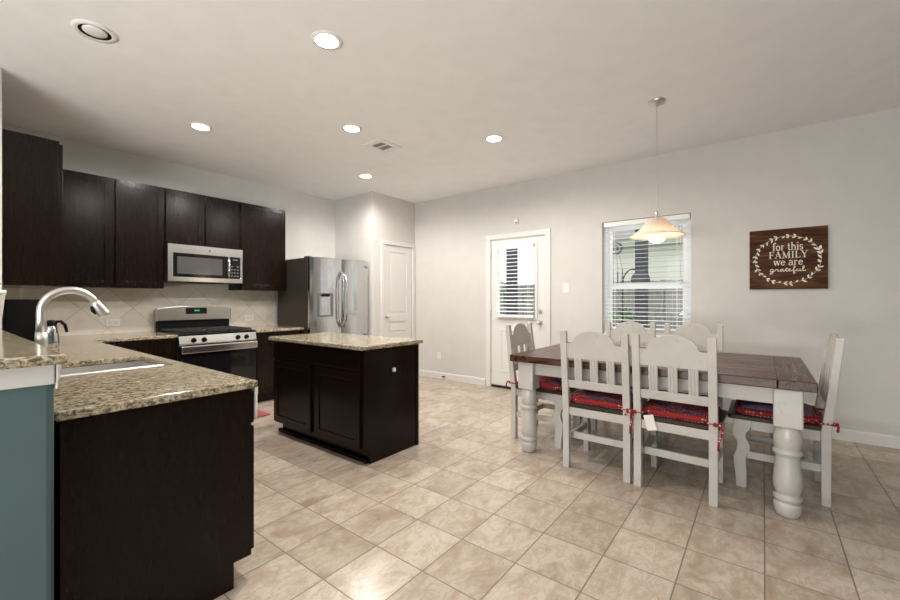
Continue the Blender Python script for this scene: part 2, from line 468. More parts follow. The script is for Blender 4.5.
MB().cells([XP, PX0, PX1, XW], [0, PZ, ZC], lambda x, z: not (PX0 < x < PX1 and z < PZ), YP, YP+0.12, 'y', 0).build('wall_pantry_front', M['wall'], kind='structure')
B(XP, XP+0.12, YP+0.12, YW, 0, ZC).build('wall_pantry_side', M['wall'], kind='structure')
B(0.12, XP+0.12, YW, YW+0.15, 0, ZC).build('wall_back', M['wall_white'], kind='structure')
B(0.16, 0.323, 4.17, YW, 0, ZC, 0.012).build('wall_left', M['wall'], kind='structure')
# room behind the camera, with its large windows left open to the daylight
MB().box(-3.5, XW, -3.65, -3.5, 0, ZC).build('wall_behind', M['teal'], kind='structure')
MB().cells([-3.5, -1.1, 2.3, YW], [0, 0.6, 2.5, ZC], lambda y, z: not (-1.1 < y < 2.3 and 0.6 < z < 2.5), -3.65, -3.5, 'x').build('wall_far_left', M['teal'], kind='structure')
B(-3.5, 0.16, YW, YW+0.15, 0, ZC).build('wall_far_back', M['wall'], kind='structure')
# half wall that carries the bar top
B(-0.02, 0.242, 1.715, 4.17, 0, 1.046, 0.02, 3).build('wall_half', M['teal'], kind='structure')
cp = MB().box(-0.03, 0.240, 1.70, 1.7145, 0.985, 1.046, 0.004)
cp.prism([(0.2425, 1.046), (0.252, 1.046), (0.254, 1.03), (0.249, 1.018), (0.252, 1.004), (0.2465, 0.99), (0.2465, 0.975), (0.2425, 0.968)], 'y', 1.70, 1.74, 0.002)
cp.build('trim_1', M['trim'], kind='structure')
# backsplash tile
B(0.31, 3.03, YW-0.012, YW, 0.885, 1.42).build('trim_2_backsplash', M['backsplash'], kind='structure')
# baseboards
def baseboard_x(name, y0, y1, x):
    MB().prism([(x-0.016, 0), (x, 0), (x, 0.10), (x-0.008, 0.10), (x-0.016, 0.085)], 'y', y0, y1).build(name, M['trim'], kind='structure')
baseboard_x('baseboard_right', -3.5, DY0-0.075, XW)
baseboard_x('baseboard_right_rear', DY1+0.075, YP, XW)
MB().prism([(YP-0.016, 0), (YP, 0), (YP, 0.10), (YP-0.008, 0.10), (YP-0.016, 0.085)], 'x', XP, PX0-0.065).build('baseboard_pantry', M['trim'], kind='structure')

# ------------------------------------------------------------------ doors
d1 = thing('door_1', 'white panelled pantry door beside the refrigerator', 'door', (PX0, YP, 0), kind='structure')
fr = MB()
for (a, b, c, d) in ((PX0-0.06, PX0+0.005, 0, PZ-0.0055), (PX1-0.005, PX1+0.06, 0, PZ-0.0055), (PX0-0.06, PX1+0.06, PZ-0.005, PZ+0.06)):
    fr.box(a, b, YP-0.018, YP, c, d, 0.004)
fr.build('casing', M['trim'], d1)
px0, px1 = PX0+0.005, PX1-0.005
dl = MB().box(px0, px1, YP+0.018, YP+0.05, 0.01, PZ-0.006)
st = 0.115
pan = [(0.22, 0.62), (0.72, 0.90), (1.02, 1.99)]
zs = [0.01, 0.22, 0.62, 0.72, 0.90, 1.02, 1.99, PZ-0.006]
dl.cells([px0, px0+st, px1-st, px1], zs, lambda x, z: not (px0+st < x < px1-st and any(a < z < b for a, b in pan)), YP+0.006, YP+0.02, 'y', 0.004)
for a, b in pan: dl.box(px0+st+0.03, px1-st-0.03, YP+0.010, YP+0.02, a+0.03, b-0.03, 0.006)
leaf = dl.build('door_leaf', M['door'], d1)
kb = MB().cyl((px0+0.055, YP+0.006, 0.985), (px0+0.055, YP-0.004, 0.985), 0.03).cyl((px0+0.055, YP-0.004, 0.985), (px0+0.055, YP-0.035, 0.985), 0.011).sphere((px0+0.055, YP-0.05, 0.985), 0.027, sy=0.8)
kb.build('knob', M['chrome'], leaf, label='satin nickel round door knob')

d2 = thing('door_2', 'white patio door with a blind in its glass', 'door', (XW, DY0, 0), kind='structure')
fr = MB()
for (a, b, c, d) in ((DY0-0.065, DY0+0.01, 0, DZ-0.0105), (DY1-0.01, DY1+0.065, 0, DZ-0.0105), (DY0-0.065, DY1+0.065, DZ-0.01, DZ+0.06)):
    fr.box(XW-0.018, XW, a, b, c, d, 0.004)
for (a, b, c, d) in ((DY0, DY0+0.02, 0, DZ), (DY1-0.02, DY1, 0, DZ), (DY0+0.02, DY1-0.02, DZ-0.02, DZ)):
    fr.box(XW+0.001, XW+0.14, a, b, c, d)
fr.build('casing', M['trim'], d2)
B(XW-0.01, XW+0.14, DY0+0.02, DY1-0.02, 0.0, 0.03, 0.004).build('threshold', M['bronze'], d2, label='dark bronze threshold')
ly0, ly1 = DY0+0.023, DY1-0.023
GY0, GY1, GZ0, GZ1 = 2.40, 2.98, 1.00, 1.98
dl = MB().cells([ly0, GY0, GY1, ly1], [0.032, GZ0, GZ1, DZ-0.023], lambda y, z: not (GY0 < y < GY1 and GZ0 < z < GZ1), XW+0.006, XW+0.05, 'x', 0.002)
dl.cells([GY0-0.03, GY0+0.01, GY1-0.01, GY1+0.03], [GZ0-0.03, GZ0+0.01, GZ1-0.01, GZ1+0.03], lambda y, z: not (GY0 < y < GY1 and GZ0 < z < GZ1), XW-0.006, XW+0.01, 'x', 0.004)
dl.cells([ly0+0.13, ly0+0.16, ly1-0.16, ly1-0.13], [0.22, 0.25, 0.80, 0.83], lambda y, z: not (ly0+0.16 < y < ly1-0.16 and 0.25 < z < 0.80), XW, XW+0.01, 'x', 0.003)
leaf = dl.build('door_leaf', M['door'], d2)
B(XW+0.026, XW+0.032, GY0, GY1, GZ0, GZ1).build('pane', M['glass'], leaf)
ky = ly0+0.06
MB().cyl((XW+0.006, ky, 0.94), (XW-0.008, ky, 0.94), 0.03).cyl((XW-0.008, ky, 0.94), (XW-0.04, ky, 0.94), 0.011).sphere((XW-0.052, ky, 0.94), 0.028, sx=0.8).build('knob', M['chrome'], leaf, label='satin nickel round door knob')
MB().cyl((XW+0.006, ky, 1.09), (XW-0.012, ky, 1.09), 0.03, 0.026).box(XW-0.028, XW-0.01, ky-0.005, ky+0.005, 1.072, 1.108, 0.002).build('deadbolt', M['chrome'], leaf, label='satin nickel deadbolt turn')
for z in (0.25, 1.05, 1.88): MB().cyl((XW+0.002, ly1+0.008, z-0.045), (XW+0.002, ly1+0.008, z+0.045), 0.008, seg=10).build('hinge', M['chrome'], d2)

def blind(name, label, y0, y1, z0, z1, x, pitch, wdt, tilt):
    t = thing(name, label, 'blind', (x, (y0+y1)/2, z0))
    B(x-0.03, x+0.03, y0, y1, z1-0.055, z1, 0.004).build('headrail', M['blind'], t)
    sl = MB(); z = z0+0.03
    while z < z1-0.06:
        sl.box(x-wdt/2, x+wdt/2, y0+0.006, y1-0.006, z-0.0015, z+0.0015, rot=(tilt, 'Y', (x, (y0+y1)/2, z)))
        z += pitch
    sl.build('slats', M['blind'], t)
    B(x-0.026, x+0.026, y0+0.004, y1-0.004, z0, z0+0.02, 0.003).build('bottom_rail', M['blind'], t)
    for f in (0.14, 0.86):
        for dx in (-wdt/2-0.001, wdt/2+0.001):
            yy = y0+(y1-y0)*f; B(x+dx-0.0008, x+dx+0.0008, yy-0.0015, yy+0.0015, z0+0.01, z1-0.05).build('ladder_cord', M['blind'], t)
    return t
blind('window_blind', 'white slatted blind on the patio door glass', GY0+0.005, GY1-0.005, GZ0+0.0, GZ1+0.02, XW-0.04, 0.052, 0.048, R(-14))

# dining window
w1 = thing('window_1', 'single-hung white window behind the dining table', 'window', (XW, WY0, WZ0), kind='structure')
fm = MB().cells([WY0, WY0+0.05, WY1-0.05, WY1], [WZ0, WZ0+0.05, WZ1-0.05, WZ1], lambda y, z: not (WY0+0.05 < y < WY1-0.05 and WZ0+0.05 < z < WZ1-0.05), XW+0.085, XW+0.14, 'x', 0.003)
fm.build('window_frame', M['vinyl'], w1)
ZM = 1.40
for nm, a, b, xx in (('lower_sash', WZ0+0.05, ZM+0.035, XW+0.09), ('upper_sash', ZM-0.03, WZ1-0.05, XW+0.112)):
    s_ = MB().cells([WY0+0.05, WY0+0.09, WY1-0.09, WY1-0.05], [a, a+0.05, b-0.05, b], lambda y, z: not (WY0+0.09 < y < WY1-0.09 and a+0.05 < z < b-0.05), xx, xx+0.02, 'x', 0.003)
    o = s_.build(nm, M['vinyl'], w1)
    B(xx+0.008, xx+0.012, WY0+0.09, WY1-0.09, a+0.05, b-0.05).build('pane', M['glass'], o)
B(XW-0.02, XW+0.085, WY0-0.03, WY1+0.03, WZ0-0.025, WZ0+0.004, 0.005).build('window_sill', M['trim'], w1)
tb = blind('window_blind', 'wide white slatted blind in the dining window', WY0+0.012, WY1-0.012, WZ0+0.012, WZ1-0.004, XW+0.042, 0.048, 0.050, R(-4))
MB().tube([(XW+0.005, WY0+0.10, WZ1-0.06), (XW+0.004, WY0+0.10, 1.45)], 0.003, 6).sphere((XW+0.004, WY0+0.10, 1.43), 0.011, sz=1.6).build('pull_cord', M['plastic'], tb)

# ------------------------------------------------------------------ kitchen cabinets
def shaker(mb, axis, f0, u0, u1, z0, z1, s=1, rail=0.06, th=0.02, rec=0.008):
    """shaker front on a plane: axis 'y' = faces -Y at y=f0 (u along x); axis 'x' = faces s*X at x=f0 (u along y)"""
    out = f0-th if axis == 'y' else f0+s*th
    mid = out+rec if axis == 'y' else out-s*rec
    lo, hi = sorted((f0, out))
    mb.cells([u0, u0+rail, u1-rail, u1], [z0, z0+rail, z1-rail, z1], lambda u, z: not (u0+rail < u < u1-rail and z0+rail < z < z1-rail), lo, hi, axis, 0.0025)
    lo, hi = sorted((f0, mid))
    if axis == 'y': mb.box(u0+rail-0.004, u1-rail+0.004, lo, hi, z0+rail-0.004, z1-rail+0.004)
    else: mb.box(lo, hi, u0+rail-0.004, u1-rail+0.004, z0+rail-0.004, z1-rail+0.004)
    return mb
UZ0, UZ1, UY = 1.365, 2.465, 5.17
E_ = M['espresso']
c = thing('wall_cabinet', 'dark wall cabinet mounted on the left wall, end panel towards the bar', 'cabinet', (0.324, 4.2, UZ0))
B(0.324, 0.615, 4.20, 5.145, UZ0-0.02, UZ1-0.028, 0.002).build('cabinet_body', E_, c)
for a, b in ((4.205, 4.67), (4.675, 5.14)):
    shaker(MB(), 'x', 0.616, a, b, UZ0-0.015, UZ1-0.05, 1).build('door', E_, c)
def upper(label, x0, x1, z0, doors):
    c = thing('wall_cabinet', label, 'cabinet', (x0, UY, z0), group=None)
    B(x0+0.001, x1-0.001, UY, YW-0.013 if z0 < 1.4 else YW-0.001, z0, UZ1, 0.002).build('cabinet_body', E_, c)
    for a, b in doors: shaker(MB(), 'y', UY-0.001, a, b, z0+0.006, UZ1-0.012).build('door', E_, c)
upper('two-door dark wall cabinet left of the microwave', 0.64, 1.588, UZ0, ((0.70, 1.14), (1.165, 1.58)))
upper('short dark wall cabinet directly above the microwave', 1.589, 2.388, 1.86, ((1.60, 1.98), (2.0, 2.378)))
upper('single-door dark wall cabinet between microwave and refrigerator', 2.389, 3.01, UZ0, ((2.405, 2.995),))

CZ, CU = 0.885, 0.853
BY = 4.76                               # face of the back base cabinets
def base_back(label, x0, x1, fronts):
    c = thing('base_cabinet', label, 'cabinet', (x0, BY, 0))
    B(x0+0.001, x1-0.001, BY, YW-0.002, 0.105, CU-0.001, 0.002).box(x0+0.002, x1-0.002, BY+0.07, YW-0.01, 0, 0.106).build('cabinet_body', E_, c)
    for kind, a, b, z0, z1 in fronts:
        if kind == 'drawer': B(a, b, BY-0.02, BY-0.001, z0, z1, 0.003).build('drawer_front', E_, c)
        else: shaker(MB(), 'y', BY-0.001, a, b, z0, z1).build('door', E_, c)
base_back('dark base cabinet in the corner left of the range', 0.93, 1.575, (('drawer', 0.96, 1.565, 0.70, 0.84), ('door', 0.96, 1.565, 0.12, 0.685)))
base_back('dark base cabinet between the range and the refrigerator', 2.378, 2.985, (('drawer', 2.39, 2.97, 0.70, 0.84), ('door', 2.39, 2.97, 0.12, 0.685)))
# peninsula run below the sink
PXF, PY0 = 0.884, 1.797
c = thing('base_cabinet', 'dark end cabinet of the peninsula beside the teal half wall, nearest the camera', 'cabinet', (0.262, PY0, 0))
MB().prism([(0.262, 0), (PXF-0.075, 0), (PXF-0.075, 0.11), (PXF, 0.11), (PXF, CU-0.001), (0.262, CU-0.001)], 'y', PY0, PY0+0.022, 0.002).build('end_panel', E_, c)
B(0.262, 0.29, PY0-0.012, PY0, 0, CU-0.001, 0.002).build('scribe_strip', E_, c)
B(0.262, PXF-0.002, PY0+0.0225, 2.52, 0.11, CU-0.001).box(0.27, PXF-0.076, PY0+0.0225, 2.52, 0, 0.111).build('cabinet_body', E_, c)
B(PXF-0.001, PXF+0.019, PY0+0.015, 2.50, 0.69, 0.83, 0.003).build('drawer_front', E_, c)
shaker(MB(), 'x', PXF-0.001, PY0+0.015, 2.14, 0.125, 0.675, 1).build('door', E_, c)
shaker(MB(), 'x', PXF-0.001, 2.15, 2.50, 0.125, 0.675, 1).build('door', E_, c)
c = thing('base_cabinet', 'dark sink base cabinet in the middle of the peninsula run', 'cabinet', (0.262, 2.525, 0))
MB().cells([2.525, 3.145], [0.11, 0.60], lambda a, b: True, 0.262, PXF-0.002, 'x').box(PXF-0.03, PXF-0.002, 2.525, 3.145, 0.60, CU-0.001).box(0.27, PXF-0.076, 2.525, 3.145, 0, 0.111).build('cabinet_body', E_, c)
B(PXF-0.001, PXF+0.019, 2.53, 3.14, 0.69, 0.83, 0.003).build('drawer_front', E_, c)
shaker(MB(), 'x', PXF-0.001, 2.53, 2.83, 0.125, 0.675, 1).build('door', E_, c)
shaker(MB(), 'x', PXF-0.001, 2.84, 3.14, 0.125, 0.675, 1).build('door', E_, c)
c = thing('base_cabinet', 'dark base cabinet of the peninsula run behind the sink', 'cabinet', (0.325, 3.15, 0))
B(0.325, PXF-0.002, 3.15, YW-0.002, 0.11, CU-0.001).box(0.33, PXF-0.076, 3.15, YW-0.01, 0, 0.111).build('cabinet_body', E_, c)
shaker(MB(), 'x', PXF-0.001, 3.16, 3.9, 0.125, 0.83, 1).build('door', E_, c)
shaker(MB(), 'x', PXF-0.001, 3.91, 4.65, 0.125, 0.83, 1).build('door', E_, c)

# countertops
SX0, SX1, SY0, SY1 = 0.37, 0.83, 2.56, 3.13
MB().cells([0.2485, SX0, SX1, 0.90, 1.574], [1.768, SY0, SY1, 4.725, YW-0.0125],
    lambda x, y: not (x > 0.90 and y < 4.725) and not (SX0 < x < SX1 and SY0 < y < SY1), CU, CZ, 'z', 0.008, 3).build(
    'countertop', M['granite'], None, 'L-shaped speckled granite worktop holding the sink, beside the teal half wall', 'countertop')
B(2.378, 3.012, 4.725, YW-0.0125, CU, CZ, 0.008, 3).build('countertop', M['granite'], None, 'short granite worktop between the range and the refrigerator', 'countertop')
B(-0.22, 0.264, 1.66, 4.168, 1.0465, 1.077, 0.012, 3).build('bar_top', M['granite'], None, 'raised granite bar top over the teal half wall', 'countertop')

# sink
sk = thing('kitchen_sink', 'stainless steel undermount sink set in the peninsula worktop', 'sink', (SX0, SY0, 0.70))
b = MB(); g = 0.0; zb = 0.70
b.box(SX0-0.008, SX0-0.002, SY0-0.008, SY1+0.008, zb, CU-0.0005).box(SX1+0.002, SX1+0.008, SY0-0.008, SY1+0.008, zb, CU-0.0005)
b.box(SX0-0.002, SX1+0.002, SY0-0.008, SY0-0.002, zb, CU-0.0005).box(SX0-0.002, SX1+0.002, SY1+0.002, SY1+0.008, zb, CU-0.0005)
b.box(SX0-0.008, SX1+0.008, SY0-0.008, SY1+0.008, zb-0.006, zb)
b.build('basin', M['sink'], sk)
B(SX0-0.001, SX1+0.001, 2.69, 2.725, zb+0.001, CZ-0.010, 0.010, 3).build('bowl_divider', M['sink'], sk)
MB().cyl(((SX0+SX1)/2, 2.92, zb), ((SX0+SX1)/2, 2.92, zb+0.004), 0.045).cyl(((SX0+SX1)/2, 2.92, zb+0.004), ((SX0+SX1)/2, 2.92, zb+0.007), 0.02).build('drain', M['chrome'], sk)

# faucet
fx, fy = 0.342, 2.77
ft = thing('faucet', 'brushed nickel gooseneck pull-down faucet at the sink', 'faucet', (fx, fy, CZ))
MB().lathe([(0.034, 0), (0.034, 0.006), (0.030, 0.012), (0.029, 0.05), (0.027, 0.11), (0.0235, 0.16), (0.0215, 0.20)], (fx, fy, CZ)).build('base', M['chrome'], ft)
pts = [(fx, fy, CZ+0.195), (fx, fy, CZ+0.26)]
cr = 0.104
for i in range(0, 15):
    a = math.pi-math.pi*i/14*0.86
    pts.append((fx+cr+cr*math.cos(a), fy, CZ+0.30+cr*math.sin(a)))
MB().tube(pts, [0.0215]+[0.0185]*(len(pts)-1), 16).build('neck', M['chrome'], ft)
p0 = Vector(pts[-1]); dr = (Vector(pts[-1])-Vector(pts[-2])).normalized()
hd = MB().tube([p0-dr*0.002, p0+dr*0.015, p0+dr*0.075, p0+dr*0.082], [0.0195, 0.021, 0.027, 0.025], 18).build('spray_head', M['chrome'], ft)
q = p0+dr*0.035
nrm = Vector((dr.z, 0, -dr.x))
if nrm.x > 0: nrm = -nrm
MB().tube([q+nrm*0.022-dr*0.022, q+nrm*0.029, q+nrm*0.027+dr*0.022], [0.006, 0.009, 0.006], 8).build('spray_button', M['black'], hd, label='black spray button')
MB().tube([(fx, fy+0.02, CZ+0.09), (fx, fy+0.05, CZ+0.10), (fx+0.005, fy+0.10, CZ+0.13)], [0.012, 0.010, 0.006], 10).build('lever', M['chrome'], ft)

# carafe and black box on the corner worktop
cx, cy = 0.575, 4.235
cf = thing('carafe', 'stainless steel carafe with black lid and handle behind the faucet', 'carafe', (cx, cy, CZ+0.001))
MB().lathe([(0.042, 0), (0.046, 0.004), (0.046, 0.03), (0.044, 0.09), (0.037, 0.14), (0.031, 0.165)], (cx, cy, CZ+0.001)).build('body', M['steel'], cf)
MB().lathe([(0.032, 0.1655), (0.034, 0.172), (0.033, 0.19), (0.02, 0.20), (0.008, 0.203)], (cx, cy, CZ+0.001)).build('lid', M['black'], cf)
MB().tube([(cx+0.02, cy-0.012, CZ+0.19), (cx+0.05, cy-0.02, CZ+0.193), (cx+0.072, cy-0.03, CZ+0.165), (cx+0.083, cy-0.034, CZ+0.11)], [0.010, 0.011, 0.011, 0.009], 10).build('handle', M['black'], cf, label='curved black handle')
bx = thing('countertop_appliance', 'black boxy appliance on the corner worktop behind the bar', 'appliance', (0.34, 4.30, CZ+0.001))
B(0.345, 0.56, 4.31, 4.62, CZ+0.012, 1.245, 0.01, 3).build('housing', M['black'], bx)
B(0.353, 0.552, 4.302, 4.3095, CZ+0.03, 1.237, 0.003).build('front_panel', M['black'], bx)
for x in (0.37, 0.535):
    for y in (4.34, 4.59): MB().cyl((x, y, CZ+0.001), (x, y, CZ+0.012), 0.012, seg=12).build('foot', M['black'], bx)

# white towel rail on the peninsula front
tr = thing('towel_holder', 'white plastic towel rail hooked below the peninsula corner', 'towel holder', (PXF+0.02, 1.82, 0.82))
B(PXF+0.0195, PXF+0.032, 1.80, 1.84, 0.815, 0.85, 0.003).build('bracket', M['plastic'], tr)
MB().tube([(PXF+0.0275, 1.815, 0.816), (PXF+0.0275, 1.815, 0.70)], 0.0075, 10).build('rail', M['plastic'], tr)

# ------------------------------------------------------------------ range
RX0, RX1, RYF = 1.578, 2.374, 4.72
rg = thing('gas_range', 'stainless steel gas range with black cooktop under the microwave', 'range', (RX0, RYF, 0))
B(RX0, RX1, RYF+0.03, YW-0.03, 0.02, 0.868, 0.003).build('body', M['fridge_side'], rg)
B(RX0+0.004, RX1-0.004, RYF-0.01, RYF+0.0295, 0.25, 0.755, 0.006).build('oven_door', M['black_gloss'], rg)
hd = MB().box(RX0+0.006, RX1-0.006, RYF-0.055, RYF-0.03, 0.685, 0.765, 0.010, 3)
for x in (RX0+0.05, RX1-0.05): hd.box(x-0.015, x+0.015, RYF-0.031, RYF-0.009, 0.72, 0.75)
hd.build('oven_handle', M['steel_h'], rg, label='wide stainless oven handle')
B(RX0+0.004, RX1-0.004, RYF-0.005, RYF+0.0295, 0.05, 0.24, 0.006).build('warming_drawer', M['black_gloss'], rg)
MB().prism([(RYF-0.012, 0.775), (RYF-0.016, 0.79), (RYF+0.004, 0.865), (RYF+0.029, 0.868), (RYF+0.029, 0.775)], 'x', RX0+0.001, RX1-0.001, 0.003).build('control_panel', M['steel_h'], rg)
for x in (RX0+0.135, RX0+0.235, RX1-0.21, RX1-0.115):
    MB().cyl((x, RYF-0.006, 0.822), (x, RYF-0.026, 0.817), 0.024, 0.022).box(x-0.006, x+0.006, RYF-0.042, RYF-0.024, 0.80, 0.836, 0.002).build('knob', M['black'], rg, label='black burner knob')
B(RX0-0.0, RX1+0.0, RYF+0.005, 5.37, 0.8685, 0.888, 0.004).build('cooktop', M['black'], rg)
for gx0, gx1 in ((RX0+0.03, RX0+0.275), (RX0+0.285, RX1-0.285), (RX1-0.275, RX1-0.03)):
    gr = MB(); y0, y1 = RYF+0.045, 5.33; z0, z1 = 0.90, 0.915
    for x in (gx0, (gx0+gx1)/2-0.006, gx1-0.012): gr.box(x, x+0.012, y0, y1, z0, z1, 0.002)
    for y in (y0, y0+(y1-y0)*0.25, y0+(y1-y0)*0.5, y0+(y1-y0)*0.75, y1-0.012): gr.box(gx0, gx1, y, y+0.012, z0, z1, 0.002)
    for x in (gx0, gx1-0.012):
        for y in (y0, y1-0.012): gr.box(x, x+0.012, y, y+0.012, 0.886, z0)
    gr.build('grate', M['iron'], rg)
for x in (RX0+0.155, RX1-0.155):
    for y in (RYF+0.18, RYF+0.48):
        MB().cyl((x, y, 0.888), (x, y, 0.894), 0.05).cyl((x, y, 0.894), (x, y, 0.899), 0.032).build('burner', M['iron'], rg)
MB().cyl(((RX0+RX1)/2, RYF+0.33, 0.888), ((RX0+RX1)/2, RYF+0.33, 0.898), 0.042).build('burner', M['iron'], rg)
B(RX0+0.012, RX1-0.012, 5.375, 5.44, 0.8685, 1.02, 0.003).build('backguard_base', M['black'], rg)
xs = [RX0+(RX1-RX0)*i/16 for i in range(17)]
ol = [(RX0, 1.0), (RX0, 1.145)]+[(x, 1.145+0.03*math.sin(math.pi*(x-RX0)/(RX1-RX0))) for x in xs[1:-1]]+[(RX1, 1.145), (RX1, 1.0)]
MB().prism(ol, 'y', 5.352, 5.445, 0.008).build('backguard', M['steel_h'], rg, label='stainless arched back panel')
dp = B(RX0+0.285, RX1-0.285, 5.347, 5.3525, 1.075, 1.148, 0.002).build('display', M['black_gloss'], rg, label='black clock display')
dg = MB()
for i, x in enumerate((1.955, 1.967, 1.983, 1.995)):
    for (a, b_, c_, d_) in ((0, 0.002, 0, 0.015), (0.006, 0.008, 0, 0.015), (0, 0.008, 0, 0.002), (0, 0.008, 0.013, 0.015)):
        dg.box(x+a, x+b_, 5.3455, 5.347, 1.108+c_, 1.108+d_)
dg.build('digits', M['digits'], dp)

# ------------------------------------------------------------------ microwave
MX0, MX1, MY, MZ0, MZ1 = 1.592, 2.386, 5.07, 1.44, 1.856
mw = thing('microwave_oven', 'stainless over-the-range microwave with black glass door', 'microwave', (MX0, MY, MZ0))
B(MX0, MX1, MY+0.03, YW-0.013, MZ0, MZ1, 0.003).build('body', M['fridge_side'], mw)
wx0, wx1, wz0, wz1 = MX0+0.05, MX1-0.175, MZ0+0.055, MZ1-0.10
dr_ = MB().cells([MX0, wx0, wx1, MX1-0.155, MX1-0.03, MX1], [MZ0+0.004, wz0, wz1, MZ1-0.002],
    lambda x, z: not (wx0 < x < wx1 and wz0 < z < wz1) and not (MX1-0.155 < x < MX1-0.03 and wz0 < z < wz1), MY, MY+0.03, 'y', 0.004)
dm = dr_.build('door', M['steel_h'], mw)
B(wx0, wx1, MY+0.004, MY+0.02, wz0, wz1).build('door_glass', M['black_gloss'], dm, label='black glass surround')
B(wx0+0.04, wx1-0.06, MY+0.002, MY+0.0045, wz0+0.035, wz1-0.035, 0.001).build('viewing_window', M['grey_glass'], dm, label='grey viewing window')
kp = B(MX1-0.155, MX1-0.03, MY+0.004, MY+0.02, wz0, wz1).build('keypad', M['black_gloss'], mw, label='black touch keypad')
for r_ in range(4):
    for c_ in range(3):
        if r_ == 3 and c_ == 1: continue
        x = MX1-0.135+c_*0.034; z = wz0+0.03+r_*0.038
        B(x, x+0.016, MY+0.003, MY+0.0042, z, z+0.008).build('key', M['key'], kp)
B(MX1-0.115, MX1-0.06, MY+0.003, MY+0.0042, wz1-0.035, wz1-0.027).build('clock_display', M['key'], kp)
hx = MX1-0.172
MB().tube([(hx, MY+0.001, wz1-0.012), (hx, MY-0.028, wz1-0.03), (hx, MY-0.036, (wz0+wz1)/2), (hx, MY-0.028, wz0+0.03), (hx, MY+0.001, wz0+0.012)], 0.012, 12).build('handle', M['steel'], dm)
MB().cyl(((MX0+MX1)/2+0.02, MY+0.001, MZ1-0.05), ((MX0+MX1)/2+0.02, MY-0.002, MZ1-0.05), 0.013).build('badge', M['grey_plastic'], dm)
B(MX0+0.2, MX1-0.2, MY+0.06, 5.40, MZ0-0.006, MZ0-0.0005).build('vent_grille', M['black'], mw)

# ------------------------------------------------------------------ refrigerator
FX0, FX1, FY, FZ = 3.025, 4.005, 4.60, 1.805
rf = thing('refrigerator', 'tall stainless french-door refrigerator with dark sides and water dispenser', 'refrigerator', (FX0, FY, 0))
B(FX0, FX1, FY+0.075, 5.40, 0.03, FZ-0.012, 0.004).build('body', M['fridge_side'], rf)
xm = FX0+(FX1-FX0)*0.515
dx0, dx1, dz0, dz1 = FX0+0.11, FX0+0.34, 1.02, 1.335
def bulge(mb, x0, x1, z0, z1):
    n = 10; pts = [(x0, FY+0.07)]
    xa, xb = x0, x1
    for i in range(n+1):
        x = x0+(x1-x0)*i/n; u = (x-xa)/(xb-xa)*2-1
        pts.append((x, FY+0.026*u*u))
    pts.append((x1, FY+0.07)); mb.prism(pts, 'z', z0, z1, 0.006)
ld = MB(); bulge(ld, FX0, xm-0.003, 0.74, FZ); ldo = ld.build('door', M['steel'], rf)
rd = MB(); bulge(rd, xm+0.003, FX1, 0.74, FZ); rdo = rd.build('door', M['steel'], rf)
fz = MB(); bulge(fz, FX0, FX1, 0.06, 0.73); fzo = fz.build('freezer_drawer', M['steel'], rf)
ds = MB().cells([dx0, dx0+0.018, dx1-0.03, dx1], [dz0, dz0+0.02, dz1-0.035, dz1], lambda x, z: not (dx0+0.018 < x < dx1-0.03 and dz0+0.02 < z < dz1-0.035), FY-0.006, FY+0.03, 'y', 0.003)
dso = ds.build('dispenser', M['grey_plastic'], ldo, label='dark recessed water dispenser')
B(dx0+0.018, dx1-0.03, FY+0.009, FY+0.0115, dz0+0.02, dz1-0.035).box(dx0+0.05, dx1-0.085, FY-0.002, FY+0.009, dz0+0.06, dz1-0.07, 0.004).build('dispenser_paddle', M['chrome'], ldo)
B(dx0+0.045, dx1-0.055, FY-0.012, FY-0.006, dz1-0.05, dz1-0.015, 0.002).build('dispenser_panel', M['black'], ldo)
for hx, side, par in ((xm-0.028, -1, ldo), (xm+0.028, 1, rdo)):
    pts = []
    for i in range(13):
        t = i/12; z = 0.86+t*0.77; s_ = math.sin(math.pi*t)
        pts.append((hx+side*0.016*s_-side*0.008, FY+0.004-0.055*min(1, s_*2.2), z))
    MB().tube(pts, 0.013, 12).build('handle', M['steel'], par, label='bowed vertical door handle')
MB().tube([(FX0+0.15, FY+0.02, 0.66), (FX0+0.17, FY-0.04, 0.66), (FX1-0.17, FY-0.04, 0.66), (FX1-0.15, FY+0.02, 0.66)], 0.013, 12).build('handle', M['steel'], fzo)
lg = MB().box(FX1-0.095, FX1-0.085, FY+0.008, FY+0.014, FZ-0.10, FZ-0.06).box(FX1-0.095, FX1-0.07, FY+0.008, FY+0.014, FZ-0.10, FZ-0.092)
lg.box(FX1-0.055, FX1-0.047, FY+0.008, FY+0.015, FZ-0.10, FZ-0.06).box(FX1-0.055, FX1-0.03, FY+0.008, FY+0.015, FZ-0.10, FZ-0.092).box(FX1-0.038, FX1-0.03, FY+0.008, FY+0.015, FZ-0.10, FZ-0.08)
lg.build('badge', M['grey_plastic'], rdo)
for x in (FX0+0.03, FX1-0.08): B(x, x+0.05, FY+0.08, FY+0.20, FZ-0.0118, FZ+0.012, 0.004).build('hinge_cover', M['fridge_side'], rf)
for x in (FX0+0.06, FX1-0.06):
    for y in (FY+0.12, 5.34): MB().cyl((x, y, 0), (x, y, 0.03), 0.02, seg=12).build('foot', M['black'], rf)

